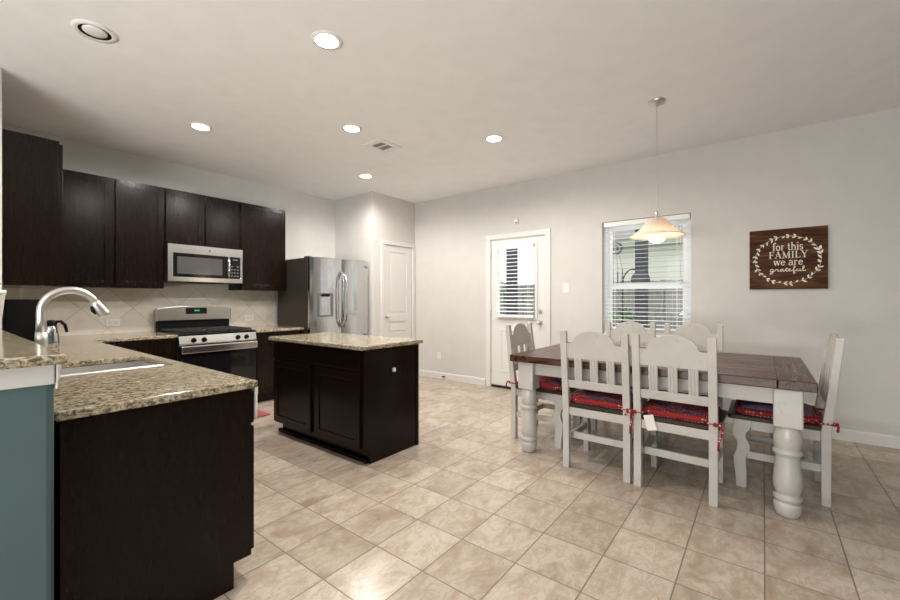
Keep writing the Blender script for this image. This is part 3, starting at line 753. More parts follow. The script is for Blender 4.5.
# ------------------------------------------------------------------ island
IX0, IX1, IY0, IY1, IT = 1.99, 2.58, 2.345, 3.605, 0.902
isl = thing('kitchen_island', 'dark cabinet island with two doors standing in the middle of the floor', 'kitchen island', (IX0, IY0, 0))
IB = IT-0.034
B(IX0, IX1, IY0+0.019, IY1, 0.11, IB, 0.002).box(IX0+0.075, IX1-0.002, IY0+0.0195, IY1-0.01, 0.0, 0.111).build('cabinet_body', E_, isl)
MB().prism([(IX0, 0.11), (IX0+0.06, 0.11), (IX0+0.06, 0), (IX1, 0), (IX1, IB), (IX0, IB)], 'y', IY0, IY0+0.0185, 0.002).build('end_panel', E_, isl)
B(IX1-0.022, IX1+0.006, IY0-0.008, IY0, 0, IB, 0.002).build('corner_strip', E_, isl)
B(IX0+0.045, IX0+0.0745, IY0+0.03, IY1+0.02, 0, 0.03, 0.004).build('shoe_moulding', E_, isl)
B(IX0-0.02, IX0-0.001, IY0+0.03, IY1-0.02, 0.71, IB-0.02, 0.003).build('drawer_front', E_, isl)
ym = (IY0+IY1)/2+0.0
shaker(MB(), 'x', IX0-0.001, IY0+0.03, ym-0.03, 0.125, 0.69, -1).build('door', E_, isl)
shaker(MB(), 'x', IX0-0.001, ym+0.03, IY1-0.02, 0.125, 0.69, -1).build('door', E_, isl)
B(1.935, 2.61, 2.305, 3.62, IB+0.0005, IT, 0.009, 3).build('countertop', M['granite'], None, 'speckled granite slab on top of the island', 'countertop')
ou = thing('power_outlet', 'dark outlet plate on the side of the island', 'outlet', (2.31, IY0, 0.67))
B(2.265, 2.375, IY0-0.006, IY0-0.0005, 0.64, 0.71, 0.002).build('plate', M['black'], ou)
B(2.275, 2.298, IY0-0.024, IY0-0.0065, 0.668, 0.70, 0.003).build('plug', M['plastic'], ou, label='small white plug')

# ------------------------------------------------------------------ floor mat
B(1.45, 2.275, 4.20, 4.68, 0.0005, 0.012, 0.004).build('floor_mat', M['red_rug'], None, 'red floor mat in front of the range', 'rug')

# ------------------------------------------------------------------ small wall fittings
def plate(name, label, cat, axis, c, wdt, hgt, toggles, mat='plastic'):
    t = thing(name, label, cat, c)
    x, y, z = c; m = MB()
    if axis == 'x': m.box(x-0.006, x, y-wdt/2, y+wdt/2, z-hgt/2, z+hgt/2, 0.002)
    else: m.box(x-wdt/2, x+wdt/2, y-0.006, y, z-hgt/2, z+hgt/2, 0.002)
    m.build('plate', M[mat], t)
    m = MB()
    for du, dz, sw, sh in toggles:
        if axis == 'x': m.box(x-0.009, x-0.006, y+du-sw/2, y+du+sw/2, z+dz-sh/2, z+dz+sh/2, 0.001)
        else: m.box(x+du-sw/2, x+du+sw/2, y-0.009, y-0.006, z+dz-sh/2, z+dz+sh/2, 0.001)
    m.build('face', M['trim'], t); return t
plate('light_switch', 'white light switch between the patio door and the window', 'light switch', 'x', (XW, 1.98, 1.395), 0.075, 0.12, [(0, 0, 0.03, 0.06)])
plate('power_outlet', 'white outlet low on the wall between pantry and patio door', 'outlet', 'x', (XW, 4.05, 0.36), 0.072, 0.115, [(0, 0.025, 0.03, 0.03), (0, -0.025, 0.03, 0.03)])
plate('power_outlet', 'white outlet on the backsplash left of the range', 'outlet', 'y', (1.215, YW-0.0125, 1.0), 0.12, 0.075, [(0.025, 0, 0.03, 0.03), (-0.025, 0, 0.03, 0.03)])
plate('power_outlet', 'white outlet on the backsplash right of the range', 'outlet', 'y', (2.66, YW-0.0125, 1.0), 0.12, 0.075, [(0.025, 0, 0.03, 0.03), (-0.025, 0, 0.03, 0.03)])
t = thing('door_chime_sensor', 'small white sensor box on the wall above the patio door', 'sensor', (XW, 2.68, 2.32))
B(XW-0.025, XW, 2.65, 2.71, 2.285, 2.35, 0.006).build('housing', M['plastic'], t)
B(XW-0.028, XW-0.0255, 2.665, 2.695, 2.295, 2.31, 0.001).build('lens', M['grey_plastic'], t)
t = thing('door_stop', 'dark door stop on the baseboard near the pantry', 'door stop', (XW-0.016, 3.93, 0.055))
MB().cyl((XW-0.0165, 3.93, 0.05), (XW-0.06, 3.93, 0.05), 0.008, seg=10).build('stem', M['bronze'], t)
MB().cyl((XW-0.06, 3.93, 0.05), (XW-0.072, 3.93, 0.05), 0.013, seg=12).build('bumper', M['black'], t)

# ------------------------------------------------------------------ ceiling fittings
def downlight(x, y, label, r=0.082, power=62):
    t = thing('recessed_light', label, 'ceiling light', (x, y, ZC), 'recessed ceiling lights')
    MB().lathe([(r-0.012, -0.0005), (r+0.012, -0.0005), (r+0.012, -0.004), (r-0.006, -0.008), (r-0.012, -0.006)], (x, y, ZC), 40, False, False).build('trim_ring', M['plastic'], t)
    MB().lathe([(0.004, -0.003), (r-0.012, -0.003), (r-0.012, -0.006), (r*0.5, -0.012), (0.004, -0.014)], (x, y, ZC), 40).build('lens', M['lamp'], t)
    l = bpy.data.lights.new('downlight', 'SPOT'); l.energy = power; l.spot_size = R(174); l.spot_blend = 0.5
    l.shadow_soft_size = 0.07; l.color = (1.0, 0.955, 0.895)
    o = bpy.data.objects.new('downlight', l); COL.objects.link(o); o.location = (x, y, ZC-0.03)
downlight(1.52, 2.14, 'lit recessed light above the peninsula, the largest in view')
downlight(1.56, 4.13, 'lit recessed light in front of the wall cabinets, above the range')
downlight(2.44, 3.05, 'lit recessed light over the island, just left of the air vent')
downlight(3.49, 4.08, 'lit recessed light in front of the refrigerator, farthest from the camera')
downlight(3.46, 2.12, 'lit recessed light toward the patio door, nearest the pendant lamp')
x, y = 0.62, 3.17
t = thing('recessed_light', 'unlit tilted recessed light at the upper left, with a dark gap', 'ceiling light', (x, y, ZC), 'recessed ceiling lights')
MB().lathe([(0.078, -0.0005), (0.108, -0.0005), (0.108, -0.004), (0.086, -0.009), (0.078, -0.007)], (x, y, ZC), 40, False, False).build('trim_ring', M['plastic'], t)
MB().lathe([(0.004, -0.0006), (0.078, -0.0006), (0.078, -0.003), (0.004, -0.003)], (x, y, ZC), 40).build('recess', M['black'], t, label='dark recess')
MB().lathe([(0.059, -0.0035), (0.059, -0.010), (0.048, -0.016), (0.004, -0.018)], (x-0.003, y-0.013, ZC), 32).build('eyeball', M['plastic'], t)
t = thing('air_vent', 'white louvered air vent in the ceiling', 'air vent', (2.91, 3.14, ZC))
MB().cells([2.765, 2.825, 2.905, 2.915, 2.995, 3.055], [3.005, 3.06, 3.22, 3.275], lambda a, b: not ((2.825 < a < 2.905 or 2.915 < a < 2.995) and 3.06 < b < 3.22), ZC-0.012, ZC-0.0005, 'z', 0.003).build('frame', M['plastic'], t)
sl = MB()
for k in range(8):
    y = 3.07+k*0.02
    for a, b in ((2.826, 2.904), (2.916, 2.994)): sl.box(a, b, y-0.006, y+0.006, ZC-0.0085, ZC-0.0065, rot=(R(35), 'X', (a, y, ZC-0.0075)))
sl.build('louvers', M['plastic'], t)
B(2.82, 3.0, 3.055, 3.225, ZC-0.0022, ZC-0.0005).build('duct_opening', M['grey_plastic'], t)

# pendant lamp
lx, ly = 3.62, 0.68
pd = thing('pendant_lamp', 'frosted glass pendant lamp hanging on a chain above the dining table', 'pendant lamp', (lx, ly, ZC))
MB().lathe([(0.066, -0.0005), (0.066, -0.006), (0.058, -0.018), (0.03, -0.028), (0.012, -0.036), (0.006, -0.045)], (lx, ly, ZC)).build('canopy', M['chrome'], pd)
ch = MB(); zt, zb_ = ZC-0.045, 1.955; n = 42; lk = (zt-zb_)/n
for i in range(n):
    zc = zt-(i+0.5)*lk; pts = []
    for k in range(9):
        a = 2*math.pi*k/8; u = 0.0055*math.cos(a); v_ = lk*0.66*math.sin(a)
        pts.append((lx+u, ly, zc+v_) if i % 2 else (lx, ly+u, zc+v_))
    ch.tube(pts, 0.0014, 5, False)
ch.build('chain', M['chrome'], pd)
MB().lathe([(0.006, 1.957), (0.009, 1.95), (0.011, 1.93), (0.018, 1.912), (0.030, 1.903)], (lx, ly, 0)).cyl((lx, ly, 1.903), (lx, ly, 1.815), 0.02).build('socket', M['chrome'], pd)
pr = [(0.030, 1.908), (0.058, 1.897), (0.082, 1.873), (0.108, 1.838), (0.14, 1.803), (0.172, 1.778), (0.204, 1.758)]
MB().lathe(pr+[(r_-0.002, z_-0.004) for r_, z_ in reversed(pr)], (lx, ly, 0), 56, False, False).build('lamp_shade', M['shade'], pd)
MB().lathe([(0.02, 1.815), (0.03, 1.808), (0.052, 1.79), (0.066, 1.768), (0.068, 1.752), (0.062, 1.73), (0.044, 1.712), (0.02, 1.703), (0.004, 1.701)], (lx, ly, 0), 32).build('bulb', M['bulb'], pd, label='round glowing bulb')
l = bpy.data.lights.new('pendant_light', 'POINT'); l.energy = 4; l.color = (1, 0.80, 0.55); l.shadow_soft_size = 0.05
o = bpy.data.objects.new('pendant_light', l); COL.objects.link(o); o.location = (lx, ly, 1.62)
l = bpy.data.lights.new('pendant_upper_light', 'POINT'); l.energy = 0.45; l.color = (1, 0.85, 0.66); l.shadow_soft_size = 0.03
o = bpy.data.objects.new('pendant_upper_light', l); COL.objects.link(o); o.location = (lx+0.075, ly, 1.822)

# ------------------------------------------------------------------ wall sign
SY_L, SY_R, SZ0, SZ1 = 0.105, -0.462, 1.343, 1.912
sg = thing('wall_sign', 'brown wooden wall sign with cream lettering and leaf wreath', 'sign', (XW, (SY_L+SY_R)/2, SZ0))
B(XW-0.022, XW-0.001, SY_R, SY_L, SZ0, SZ1, 0.002).build('board', M['sign'], sg)
scx, scz = (SY_L+SY_R)/2, (SZ0+SZ1)/2
def S(u, v, dx=0): return (XW-0.0235-dx, scx-u, scz+v)          # u to the right, v up
def ribbon(mb, pts, wd):
    b = bmesh.new(); n = len(pts)
    wd = wd if isinstance(wd, (list, tuple)) else [wd]*n
    L, Rr = [], []
    for i, p in enumerate(pts):
        q0, q1 = pts[max(i-1, 0)], pts[min(i+1, n-1)]
        dx, dy = q1[0]-q0[0], q1[1]-q0[1]; le = math.hypot(dx, dy) or 1
        nx, ny = -dy/le*wd[i]/2, dx/le*wd[i]/2
        L.append((p[0]+nx, p[1]+ny)); Rr.append((p[0]-nx, p[1]-ny))
    for i in range(n-1):
        quad = [L[i], L[i+1], Rr[i+1], Rr[i]]
        f = [b.verts.new(S(*q, 0.001)) for q in quad]; k = [b.verts.new(S(*q, -0.0014)) for q in quad]
        b.faces.new(f); b.faces.new(k)
        for a in range(4): b.faces.new((f[a], f[(a+1) % 4], k[(a+1) % 4], k[a]))
    bmesh.ops.recalc_face_normals(b, faces=b.faces); mb.merge(b)
def arc(cx_, cy_, rx, ry, a0, a1, n=14):
    return [(cx_+rx*math.cos(R(a0+(a1-a0)*i/n)), cy_+ry*math.sin(R(a0+(a1-a0)*i/n))) for i in range(n+1)]
T, t_ = 0.17, 0.075    # thick / thin strokes in letter units
XH = 0.64
def serif(x, y, w_=0.34): return ([(x-w_/2, y), (x+w_/2, y)], 0.06)
G = {
 'f': (0.50, [(arc(0.36, 0.80, 0.16, 0.19, 20, 180)+[(0.20, 0.02)], 0.14), ([(0.02, XH-0.03), (0.42, XH-0.03)], t_), serif(0.20, 0.03)]),
 'o': (0.74, [(arc(0.34, 0.32, 0.26, 0.29, 0, 360, 24), 0.13)]),
 'r': (0.58, [([(0.18, 0.02), (0.18, XH)], 0.14), (arc(0.38, 0.42, 0.19, 0.19, 160, 55), 0.12), serif(0.18, 0.03), ([(0.02, XH-0.03), (0.2, XH-0.03)], t_)]),
 't': (0.52, [([(0.22, 0.86), (0.22, 0.2)]+arc(0.36, 0.19, 0.14, 0.16, 180, 310), 0.13), ([(0.02, XH-0.03), (0.44, XH-0.03)], t_)]),
 'h': (0.82, [([(0.18, 0.02), (0.18, 1.0)], 0.14), (arc(0.40, 0.38, 0.22, 0.23, 170, 0)+[(0.62, 0.02)], 0.13), serif(0.18, 0.03), serif(0.62, 0.03), ([(0.02, 0.97), (0.2, 0.97)], t_)]),
 'i': (0.40, [([(0.18, 0.02), (0.18, XH)], 0.14), ([(0.18, 0.82), (0.18, 0.96)], 0.15), serif(0.18, 0.03), ([(0.02, XH-0.03), (0.2, XH-0.03)], t_)]),
 's': (0.60, [(arc(0.28, 0.45, 0.19, 0.155, 35, 250, 12)+arc(0.26, 0.185, 0.20, 0.16, 70, -150, 12), 0.12)]),
 'w': (0.98, [([(0.08, XH), (0.29, 0.02)], 0.14), ([(0.29, 0.02), (0.47, XH)], t_), ([(0.47, XH), (0.67, 0.02)], 0.14), ([(0.67, 0.02), (0.86, XH)], t_), serif(0.10, XH-0.03), serif(0.48, XH-0.03), serif(0.86, XH-0.03, 0.28)]),
 'e': (0.68, [([(0.08, 0.36), (0.57, 0.36)]+arc(0.33, 0.33, 0.25, 0.28, 8, 320, 20), 0.11)]),
 'a': (0.70, [(arc(0.30, 0.44, 0.22, 0.18, 150, 0)+[(0.52, 0.02)], 0.13), (arc(0.29, 0.19, 0.21, 0.16, 60, 320, 16), 0.11), ([(0.5, 0.04), (0.66, 0.04)], t_)]),
 'F': (0.80, [([(0.20, 0.02), (0.20, 0.98)], T), ([(0.04, 0.96), (0.72, 0.96)], t_), ([(0.2, 0.52), (0.55, 0.52)], t_), ([(0.70, 0.98), (0.70, 0.76)], 0.06), ([(0.55, 0.62), (0.55, 0.42)], 0.06), serif(0.20, 0.03, 0.38)]),
 'A': (0.98, [([(0.14, 0.02), (0.46, 1.0)], t_), ([(0.44, 1.0), (0.80, 0.02)], T), ([(0.25, 0.34), (0.68, 0.34)], t_), serif(0.14, 0.03), serif(0.80, 0.03)]),
 'M': (1.22, [([(0.18, 0.02), (0.20, 0.98)], t_), ([(0.20, 0.98), (0.56, 0.04)], T), ([(0.56, 0.04), (0.92, 0.98)], t_), ([(0.94, 0.98), (0.96, 0.02)], T), serif(0.18, 0.03), serif(0.96, 0.03), serif(0.16, 0.96, 0.24), serif(0.98, 0.96, 0.24)]),
 'I': (0.48, [([(0.22, 0.02), (0.22, 0.98)], T), serif(0.22, 0.03, 0.38), serif(0.22, 0.96, 0.38)]),
 'L': (0.80, [([(0.20, 0.02), (0.20, 0.98)], T), ([(0.04, 0.04), (0.72, 0.04)], t_), ([(0.70, 0.02), (0.70, 0.26)], 0.06), serif(0.20, 0.96, 0.38)]),
 'Y': (0.94, [([(0.12, 0.98), (0.44, 0.46)], T), ([(0.78, 0.98), (0.46, 0.46)], t_), ([(0.45, 0.48), (0.45, 0.02)], T), serif(0.45, 0.03, 0.38), serif(0.13, 0.96, 0.36), serif(0.78, 0.96, 0.3)]),
}
def word(mb, txt, u, v, size, total):
    wsum = sum(0.36 if c == ' ' else G[c][0] for c in txt); kx = total/wsum/size
    x = u-total/2
    for c in txt:
        if c == ' ': x += 0.36*size*kx; continue
        adv, strokes = G[c]
        for pts, wd in strokes: ribbon(mb, [(x+p[0]*size*kx, v+p[1]*size) for p in pts], wd*size*0.8)
        x += adv*size*kx
lt = MB()
word(lt, 'for this', 0.005, 0.080, 0.074, 0.225)
word(lt, 'FAMILY', 0.008, 0.006, 0.066, 0.285)
word(lt, 'we are', 0.008, -0.062, 0.072, 0.215)
lt.build('lettering', M['lettering'], sg, label='cream serif lettering reading for this FAMILY we are')
def spline(pts, n=6):
    out = []
    for i in range(len(pts)-1):
        p0, p1, p2, p3 = pts[max(i-1, 0)], pts[i], pts[i+1], pts[min(i+2, len(pts)-1)]
        for k in range(n):
            t = k/n
            out.append(tuple(0.5*(2*p1[d]+(-p0[d]+p2[d])*t+(2*p0[d]-5*p1[d]+4*p2[d]-p3[d])*t*t+(-p0[d]+3*p1[d]-3*p2[d]+p3[d])*t**3) for d in (0, 1)))
    out.append(pts[-1]); return out
sc_ = MB()
gr_strokes = [
 # g r a t e f u l, joined handwriting, x-height 1
 [(0.9, 0.9), (0.5, 1.0), (0.15, 0.6), (0.3, 0.1), (0.7, 0.25), (0.9, 0.9), (0.85, -0.2), (0.6, -0.9), (0.1, -0.9), (0.2, -0.5), (0.9, 0.0), (1.4, 0.5), (1.6, 1.05), (1.75, 0.8), (2.05, 0.85), (2.0, 0.3), (2.25, 0.05), (2.7, 0.5),
  (3.2, 0.95), (2.9, 0.95), (2.6, 0.5), (2.8, 0.05), (3.15, 0.4), (3.3, 0.95), (3.25, 0.3), (3.45, 0.05), (3.8, 0.5), (4.1, 1.5), (4.0, 0.4), (4.2, 0.05), (4.6, 0.35),
  (5.0, 0.8), (4.8, 1.0), (4.6, 0.6), (4.75, 0.1), (5.2, 0.15), (5.7, 0.8), (6.1, 1.9), (5.85, 2.1), (5.75, 1.2), (5.75, -0.6), (5.9, -1.0), (6.05, -0.5), (5.85, 0.1), (6.3, 0.3),
  (6.6, 0.95), (6.5, 0.3), (6.75, 0.05), (7.1, 0.4), (7.25, 0.95), (7.2, 0.3), (7.4, 0.05), (7.8, 0.5), (8.2, 1.7), (8.0, 2.0), (7.85, 1.2), (7.95, 0.3), (8.2, 0.05), (8.6, 0.35)],
 [(3.75, 1.05), (4.5, 1.15)]]
for stq in gr_strokes:
    ribbon(sc_, [(-0.128+p[0]*0.0305, -0.118+p[1]*0.0225) for p in spline(stq, 5)], 0.0058)
sc_.build('script_lettering', M['lettering'], sg, label='cream handwritten word grateful')
wr = MB(); rx, rz = 0.240, 0.222
ribbon(wr, [(rx*math.cos(2*math.pi*i/72), rz*math.sin(2*math.pi*i/72)-0.008) for i in range(73)], 0.0022)
def leaf_(mb, u, v, ang, ln, wd):
    b = bmesh.new(); top = []; bot = []
    for i in range(9):
        t = i/8; top.append((ln*t, wd*math.sin(math.pi*t)**0.8)); bot.append((ln*t, -wd*math.sin(math.pi*t)**0.8))
    ol_ = top+bot[-2:0:-1]; ca, sa = math.cos(ang), math.sin(ang)
    P2 = [(u+p[0]*ca-p[1]*sa, v+p[0]*sa+p[1]*ca) for p in ol_]
    f = [b.verts.new(S(*p, 0.0012)) for p in P2]; k = [b.verts.new(S(*p, -0.0014)) for p in P2]
    b.faces.new(f); b.faces.new(k)
    for a in range(len(P2)): b.faces.new((f[a], f[(a+1) % len(P2)], k[(a+1) % len(P2)], k[a]))
    bmesh.ops.recalc_face_normals(b, faces=b.faces); mb.merge(b)
for i in range(34):
    a = 2*math.pi*i/34+random.uniform(-0.03, 0.03); u, v = rx*math.cos(a), rz*math.sin(a)-0.008
    tg = a+math.pi/2; big = 1.35 if abs(math.atan2(math.sin(a), math.cos(a))) < 0.35 else 1.0
    for sgn in ((1,) if i % 3 == 0 else (1, -1)):
        leaf_(wr, u, v, tg+sgn*random.uniform(0.5, 0.9), random.uniform(0.026, 0.038)*big, random.uniform(0.0055, 0.008)*big)
wr.build('leaf_wreath', M['lettering'], sg, label='cream painted leaf wreath')

# ------------------------------------------------------------------ dining table
TX0, TX1, TY0, TY1, TZ = 2.945, 4.19, -0.235, 1.655, 0.79
tb = thing('dining_table', 'long dining table with dark plank top and chunky white turned legs', 'table', ((TX0+TX1)/2, (TY0+TY1)/2, 0))
B(TX0, TX1, TY0+0.17, TY1-0.17, TZ-0.054, TZ, 0.005).build('tabletop', M['table_top'], tb)
for a, b_ in ((TY0, TY0+0.1695), (TY1-0.1695, TY1)): B(TX0, TX1, a, b_, TZ-0.054, TZ, 0.005).build('breadboard_end', M['table_end'], tb)
lxs, lys = (3.035, 4.10), (-0.112, 1.525)
zt = TZ-0.0545
for X_ in lxs:
    for Y_ in lys:
        m = MB().box(X_-0.066, X_+0.066, Y_-0.066, Y_+0.066, 0.515, zt, 0.008)
        m.lathe([(0.042, 0), (0.052, 0.006), (0.062, 0.03), (0.067, 0.065), (0.064, 0.08), (0.052, 0.086), (0.060, 0.092), (0.068, 0.105), (0.066, 0.118), (0.054, 0.126), (0.054, 0.134), (0.063, 0.145),
                 (0.068, 0.18), (0.067, 0.22), (0.060, 0.29), (0.055, 0.335), (0.056, 0.35), (0.066, 0.358), (0.070, 0.368), (0.066, 0.38), (0.056, 0.386), (0.062, 0.394), (0.066, 0.43), (0.064, 0.475), (0.058, 0.50), (0.054, 0.517)], (X_, Y_, 0), 32)
        m.build('leg', M['chair'], tb)
az0 = zt-0.10
for X_ in lxs: B(X_-0.014, X_+0.014, lys[0]+0.0665, lys[1]-0.0665, az0, zt).build('apron', M['chair'], tb)
for Y_ in lys: B(lxs[0]+0.0665, lxs[1]-0.0665, Y_-0.014, Y_+0.014, az0, zt).build('apron', M['chair'], tb)

# ------------------------------------------------------------------ dining chairs (built facing +X at the origin, rear posts at x = 0)
def make_chair():
    r_ = thing('dining_chair', 'x', 'chair', (0, 0, 0), 'white dining chairs around the table')
    hw = 0.213
    def rk(z): return -0.065*max(0, (z-0.44))/0.57
    for s in (-1, 1):
        y = s*hw; yo = 0.0235
        m = MB().prism([(-0.022, 0), (0.022, 0), (0.024, 0.44), (0.018+rk(1.015), 1.012), (-0.018+rk(1.015), 1.018), (-0.024, 0.44)], 'y', y-yo, y+yo, 0.004)
        m.build('rear_post', M['chair'], r_)
    ins = hw-0.0225
    # crest: arched board, leaning with the posts
    ol_ = [(-ins, 0.815), (ins, 0.815), (ins, 0.925)]
    aw = 0.145
    ol_ += [(aw+0.012, 0.925)]+[(aw*math.cos(R(a)), 0.93+0.092*math.sin(R(a))) for a in range(0, 181, 10)]+[(-aw-0.012, 0.925), (-ins, 0.925)]
    m = MB().prism(ol_, 'x', -0.011, 0.011, 0.004)
    for v in m.bm.verts: v.co.x += rk(v.co.z)
    m.build('crest_rail', M['chair'], r_)
    m = MB().box(-0.012, 0.012, -ins, ins, 0.597, 0.655, 0.004)
    for v in m.bm.verts: v.co.x += rk(v.co.z)
    m.build('lower_back_rail', M['chair'], r_)
    for yc in (-0.113, 0, 0.113):
        m = MB().box(-0.007, 0.007, yc-0.027, yc+0.027, 0.652, 0.818)
        for dy in (-0.019, 0, 0.019): m.box(-0.011, 0.011, yc+dy-0.0065, yc+dy+0.0065, 0.652, 0.818, 0.003)
        for v in m.bm.verts: v.co.x += rk(v.co.z)
        m.build('slat', M['chair'], r_)
    MB().prism([(-0.015, -ins), (0.025, -ins), (0.025, -0.243), (0.475, -0.243), (0.49, -0.228), (0.49, 0.228), (0.475, 0.243), (0.025, 0.243), (0.025, ins), (-0.015, ins)], 'z', 0.450, 0.478, 0.005).build('seat', M['dark_seat'], r_)
    for s in (-1, 1):   # sawn front legs with a curved outline
        a = [(0.325, 0.4495), (0.325, 0.41), (0.335, 0.385), (0.352, 0.365), (0.357, 0.335), (0.345, 0.31), (0.332, 0.28), (0.335, 0.245), (0.350, 0.215), (0.356, 0.18), (0.350, 0.10), (0.352, 0.0)]
        b_ = [(0.408, 0.0), (0.412, 0.08), (0.420, 0.15), (0.422, 0.20), (0.408, 0.24), (0.400, 0.28), (0.408, 0.31), (0.424, 0.34), (0.428, 0.38), (0.420, 0.4495)]
        MB().prism([(px+0.035, pz) for px, pz in a+b_], 'y', s*0.205-0.02, s*0.205+0.02, 0.003).build('front_leg', M['chair'], r_)
        MB().box(0.0245, 0.362, s*0.205-0.012, s*0.205+0.012, 0.385, 0.4495).build('side_seat_rail', M['chair'], r_)
        MB().box(0.0225, 0.386, s*0.205-0.013, s*0.205+0.013, 0.195, 0.242, 0.003).build('side_stretcher', M['chair'], r_)
    MB().box(-0.014, 0.014, -ins, ins, 0.392, 0.4495, 0.003).build('rear_seat_rail', M['chair'], r_)
    MB().box(0.42, 0.44, -0.184, 0.184, 0.385, 0.4495).build('front_seat_rail', M['chair'], r_)
    MB().box(0.075, 0.10, -0.192, 0.192, 0.195, 0.245, 0.003).build('cross_stretcher', M['chair'], r_)
    return r_
c0 = make_chair()
def smooth_pad(mat, parent, w_=0.395, d_=0.40, h=0.05, seed=0, x0=0.035):
    rn = random.Random(seed); b = bmesh.new(); n = 22; top = []; bt = []
    ph = [rn.uniform(0, 6.28) for _ in range(4)]
    for i in range(n+1):
        rt, rb = [], []
        for j in range(n+1):
            u, v = i/n*2-1, j/n*2-1
            e = max(0.0, 1-abs(u)**5)**0.45*max(0.0, 1-abs(v)**5)**0.45
            tuft = sum(math.exp(-(((u-a)**2+(v-c_)**2)/0.02)) for a in (-0.4, 0.4) for c_ in (-0.4, 0.4))
            zz = 0.02+h*e*(0.82+0.10*math.sin(2.6*u+ph[0])*math.cos(2.2*v+ph[1])+0.08*math.sin(5*v+ph[2]))-0.014*tuft
            px, py = x0+d_/2+u*d_/2, v*w_/2
            rt.append(b.verts.new((px, py, 0.479+zz))); rb.append(b.verts.new((px, py, 0.479+0.02-0.0195*min(1, e*3))))
        top.append(rt); bt.append(rb)
    for i in range(n):
        for j in range(n):
            b.faces.new((top[i][j], top[i+1][j], top[i+1][j+1], top[i][j+1])).smooth = True
            b.faces.new((bt[i][j], bt[i][j+1], bt[i+1][j+1], bt[i+1][j])).smooth = True
    bmesh.ops.remove_doubles(b, verts=b.verts, dist=0.0004)
    bmesh.ops.holes_fill(b, edges=b.edges[:]); bmesh.ops.recalc_face_normals(b, faces=b.faces)
    m = MB(); m.merge(b); return m.build('pad', mat, parent)
def make_cushion(label, pos, rz, mat, seed, tag_=False, ties=(-1, 1), tail=-1):
    r_ = thing('seat_cushion', label, 'cushion', (0, 0, 0), 'bandana seat cushions')
    smooth_pad(mat, r_, seed=seed)
    # dotted border band around the pad
    pts = []
    for k in range(41):
        a = 2*math.pi*k/40; c_, s_ = math.cos(a), math.sin(a)
        pts.append((0.035+0.20+0.201*math.copysign(abs(c_)**0.35, c_), 0.198*math.copysign(abs(s_)**0.35, s_), 0.4975))
    m = MB().tube(pts, 0.023, 10, False); m.build('border', M['dots'], r_, label='red border with white dots')
    for s in ties:   # ties knotted round the rear posts
        y = s*0.213; z = 0.497
        m = MB().tube([(0.045, s*0.17, z), (0.036, y-s*0.03, z), (0.03, y+s*0.034, z), (-0.03, y+s*0.034, z), (-0.034, y-s*0.032, z), (0.03, y-s*0.031, z)], 0.006, 8)
        m.sphere((-0.036, y+s*0.012, z), 0.013)
        m.tube([(-0.036, y+s*0.01, z), (-0.05, y+s*0.035, z+0.012), (-0.052, y+s*0.05, z-0.03), (-0.045, y+s*0.03, z-0.10), (-0.043, y+s*0.028, z-0.15)] if s == tail else
               [(-0.036, y+s*0.01, z), (-0.05, y+s*0.03, z+0.01), (-0.05, y+s*0.055, z-0.006), (-0.045, y+s*0.07, z-0.03)], 0.0065, 8)
        m.build('tie', M['dots'], r_, label='knotted red dotted tie')
    if tag_:
        B(-0.030, -0.0285, 0.105, 0.165, 0.392, 0.492, rot=(R(-14), 'X', (0, 0.13, 0.45))).build('paper_tag', M['card'], r_, label='pale hanging tag')
    r_.location = pos; r_.rotation_euler = (0, 0, rz); return r_
spots = [
 ('white dining chair on the near side of the table, left of its twin', (2.925, 0.945), 0, ('bandana_red', 'red and dark patched cushion on the left near-side chair', 3, False)),
 ('near-side white dining chair with a pale tag hanging from its cushion', (2.91, 0.448), R(-1.5), ('bandana_red', 'red dotted cushion with a pale hanging tag, on the right near-side chair', 8, True)),
 ('white dining chair at the left end of the table, in front of the patio door', (3.46, 1.775), R(-90), ('bandana_red', 'red and blue paisley cushion on the chair at the left end of the table', 11, False)),
 ('white dining chair seen side-on at the right end of the table', (3.535, -0.30), R(90), ('bandana_purple', 'purple and red cushion on the chair at the right end of the table', 21, False)),
 ('white dining chair on the window side of the table, the left one', (4.335, 1.075), R(180), None),
 ('white dining chair on the window side of the table, the right one', (4.335, 0.52), R(180), None)]
for i, (lb, (x, y), rz, cu) in enumerate(spots):
    ch_ = c0 if i == 0 else copy_tree(c0)
    ch_.location = (x, y, 0); ch_.rotation_euler = (0, 0, rz); ch_['label'] = lb
    if i == 1:
        for k in range(8):
            yy = 0.045-k*0.0095; x_ = -0.011-0.065*(0.915-0.44)/0.57
            st = B(x_-0.0012, x_+0.0005, yy-0.0036, yy+0.0036, 0.911, 0.911+(0.005 if k % 3 else 0.011)); st.build('stamped_mark', M['bronze'], ch_)
    if cu: make_cushion(cu[1], (x, y, 0), rz, M[cu[0]], cu[2], cu[3], (-1,) if i == 0 else (-1, 1), 0 if i == 2 else -1)

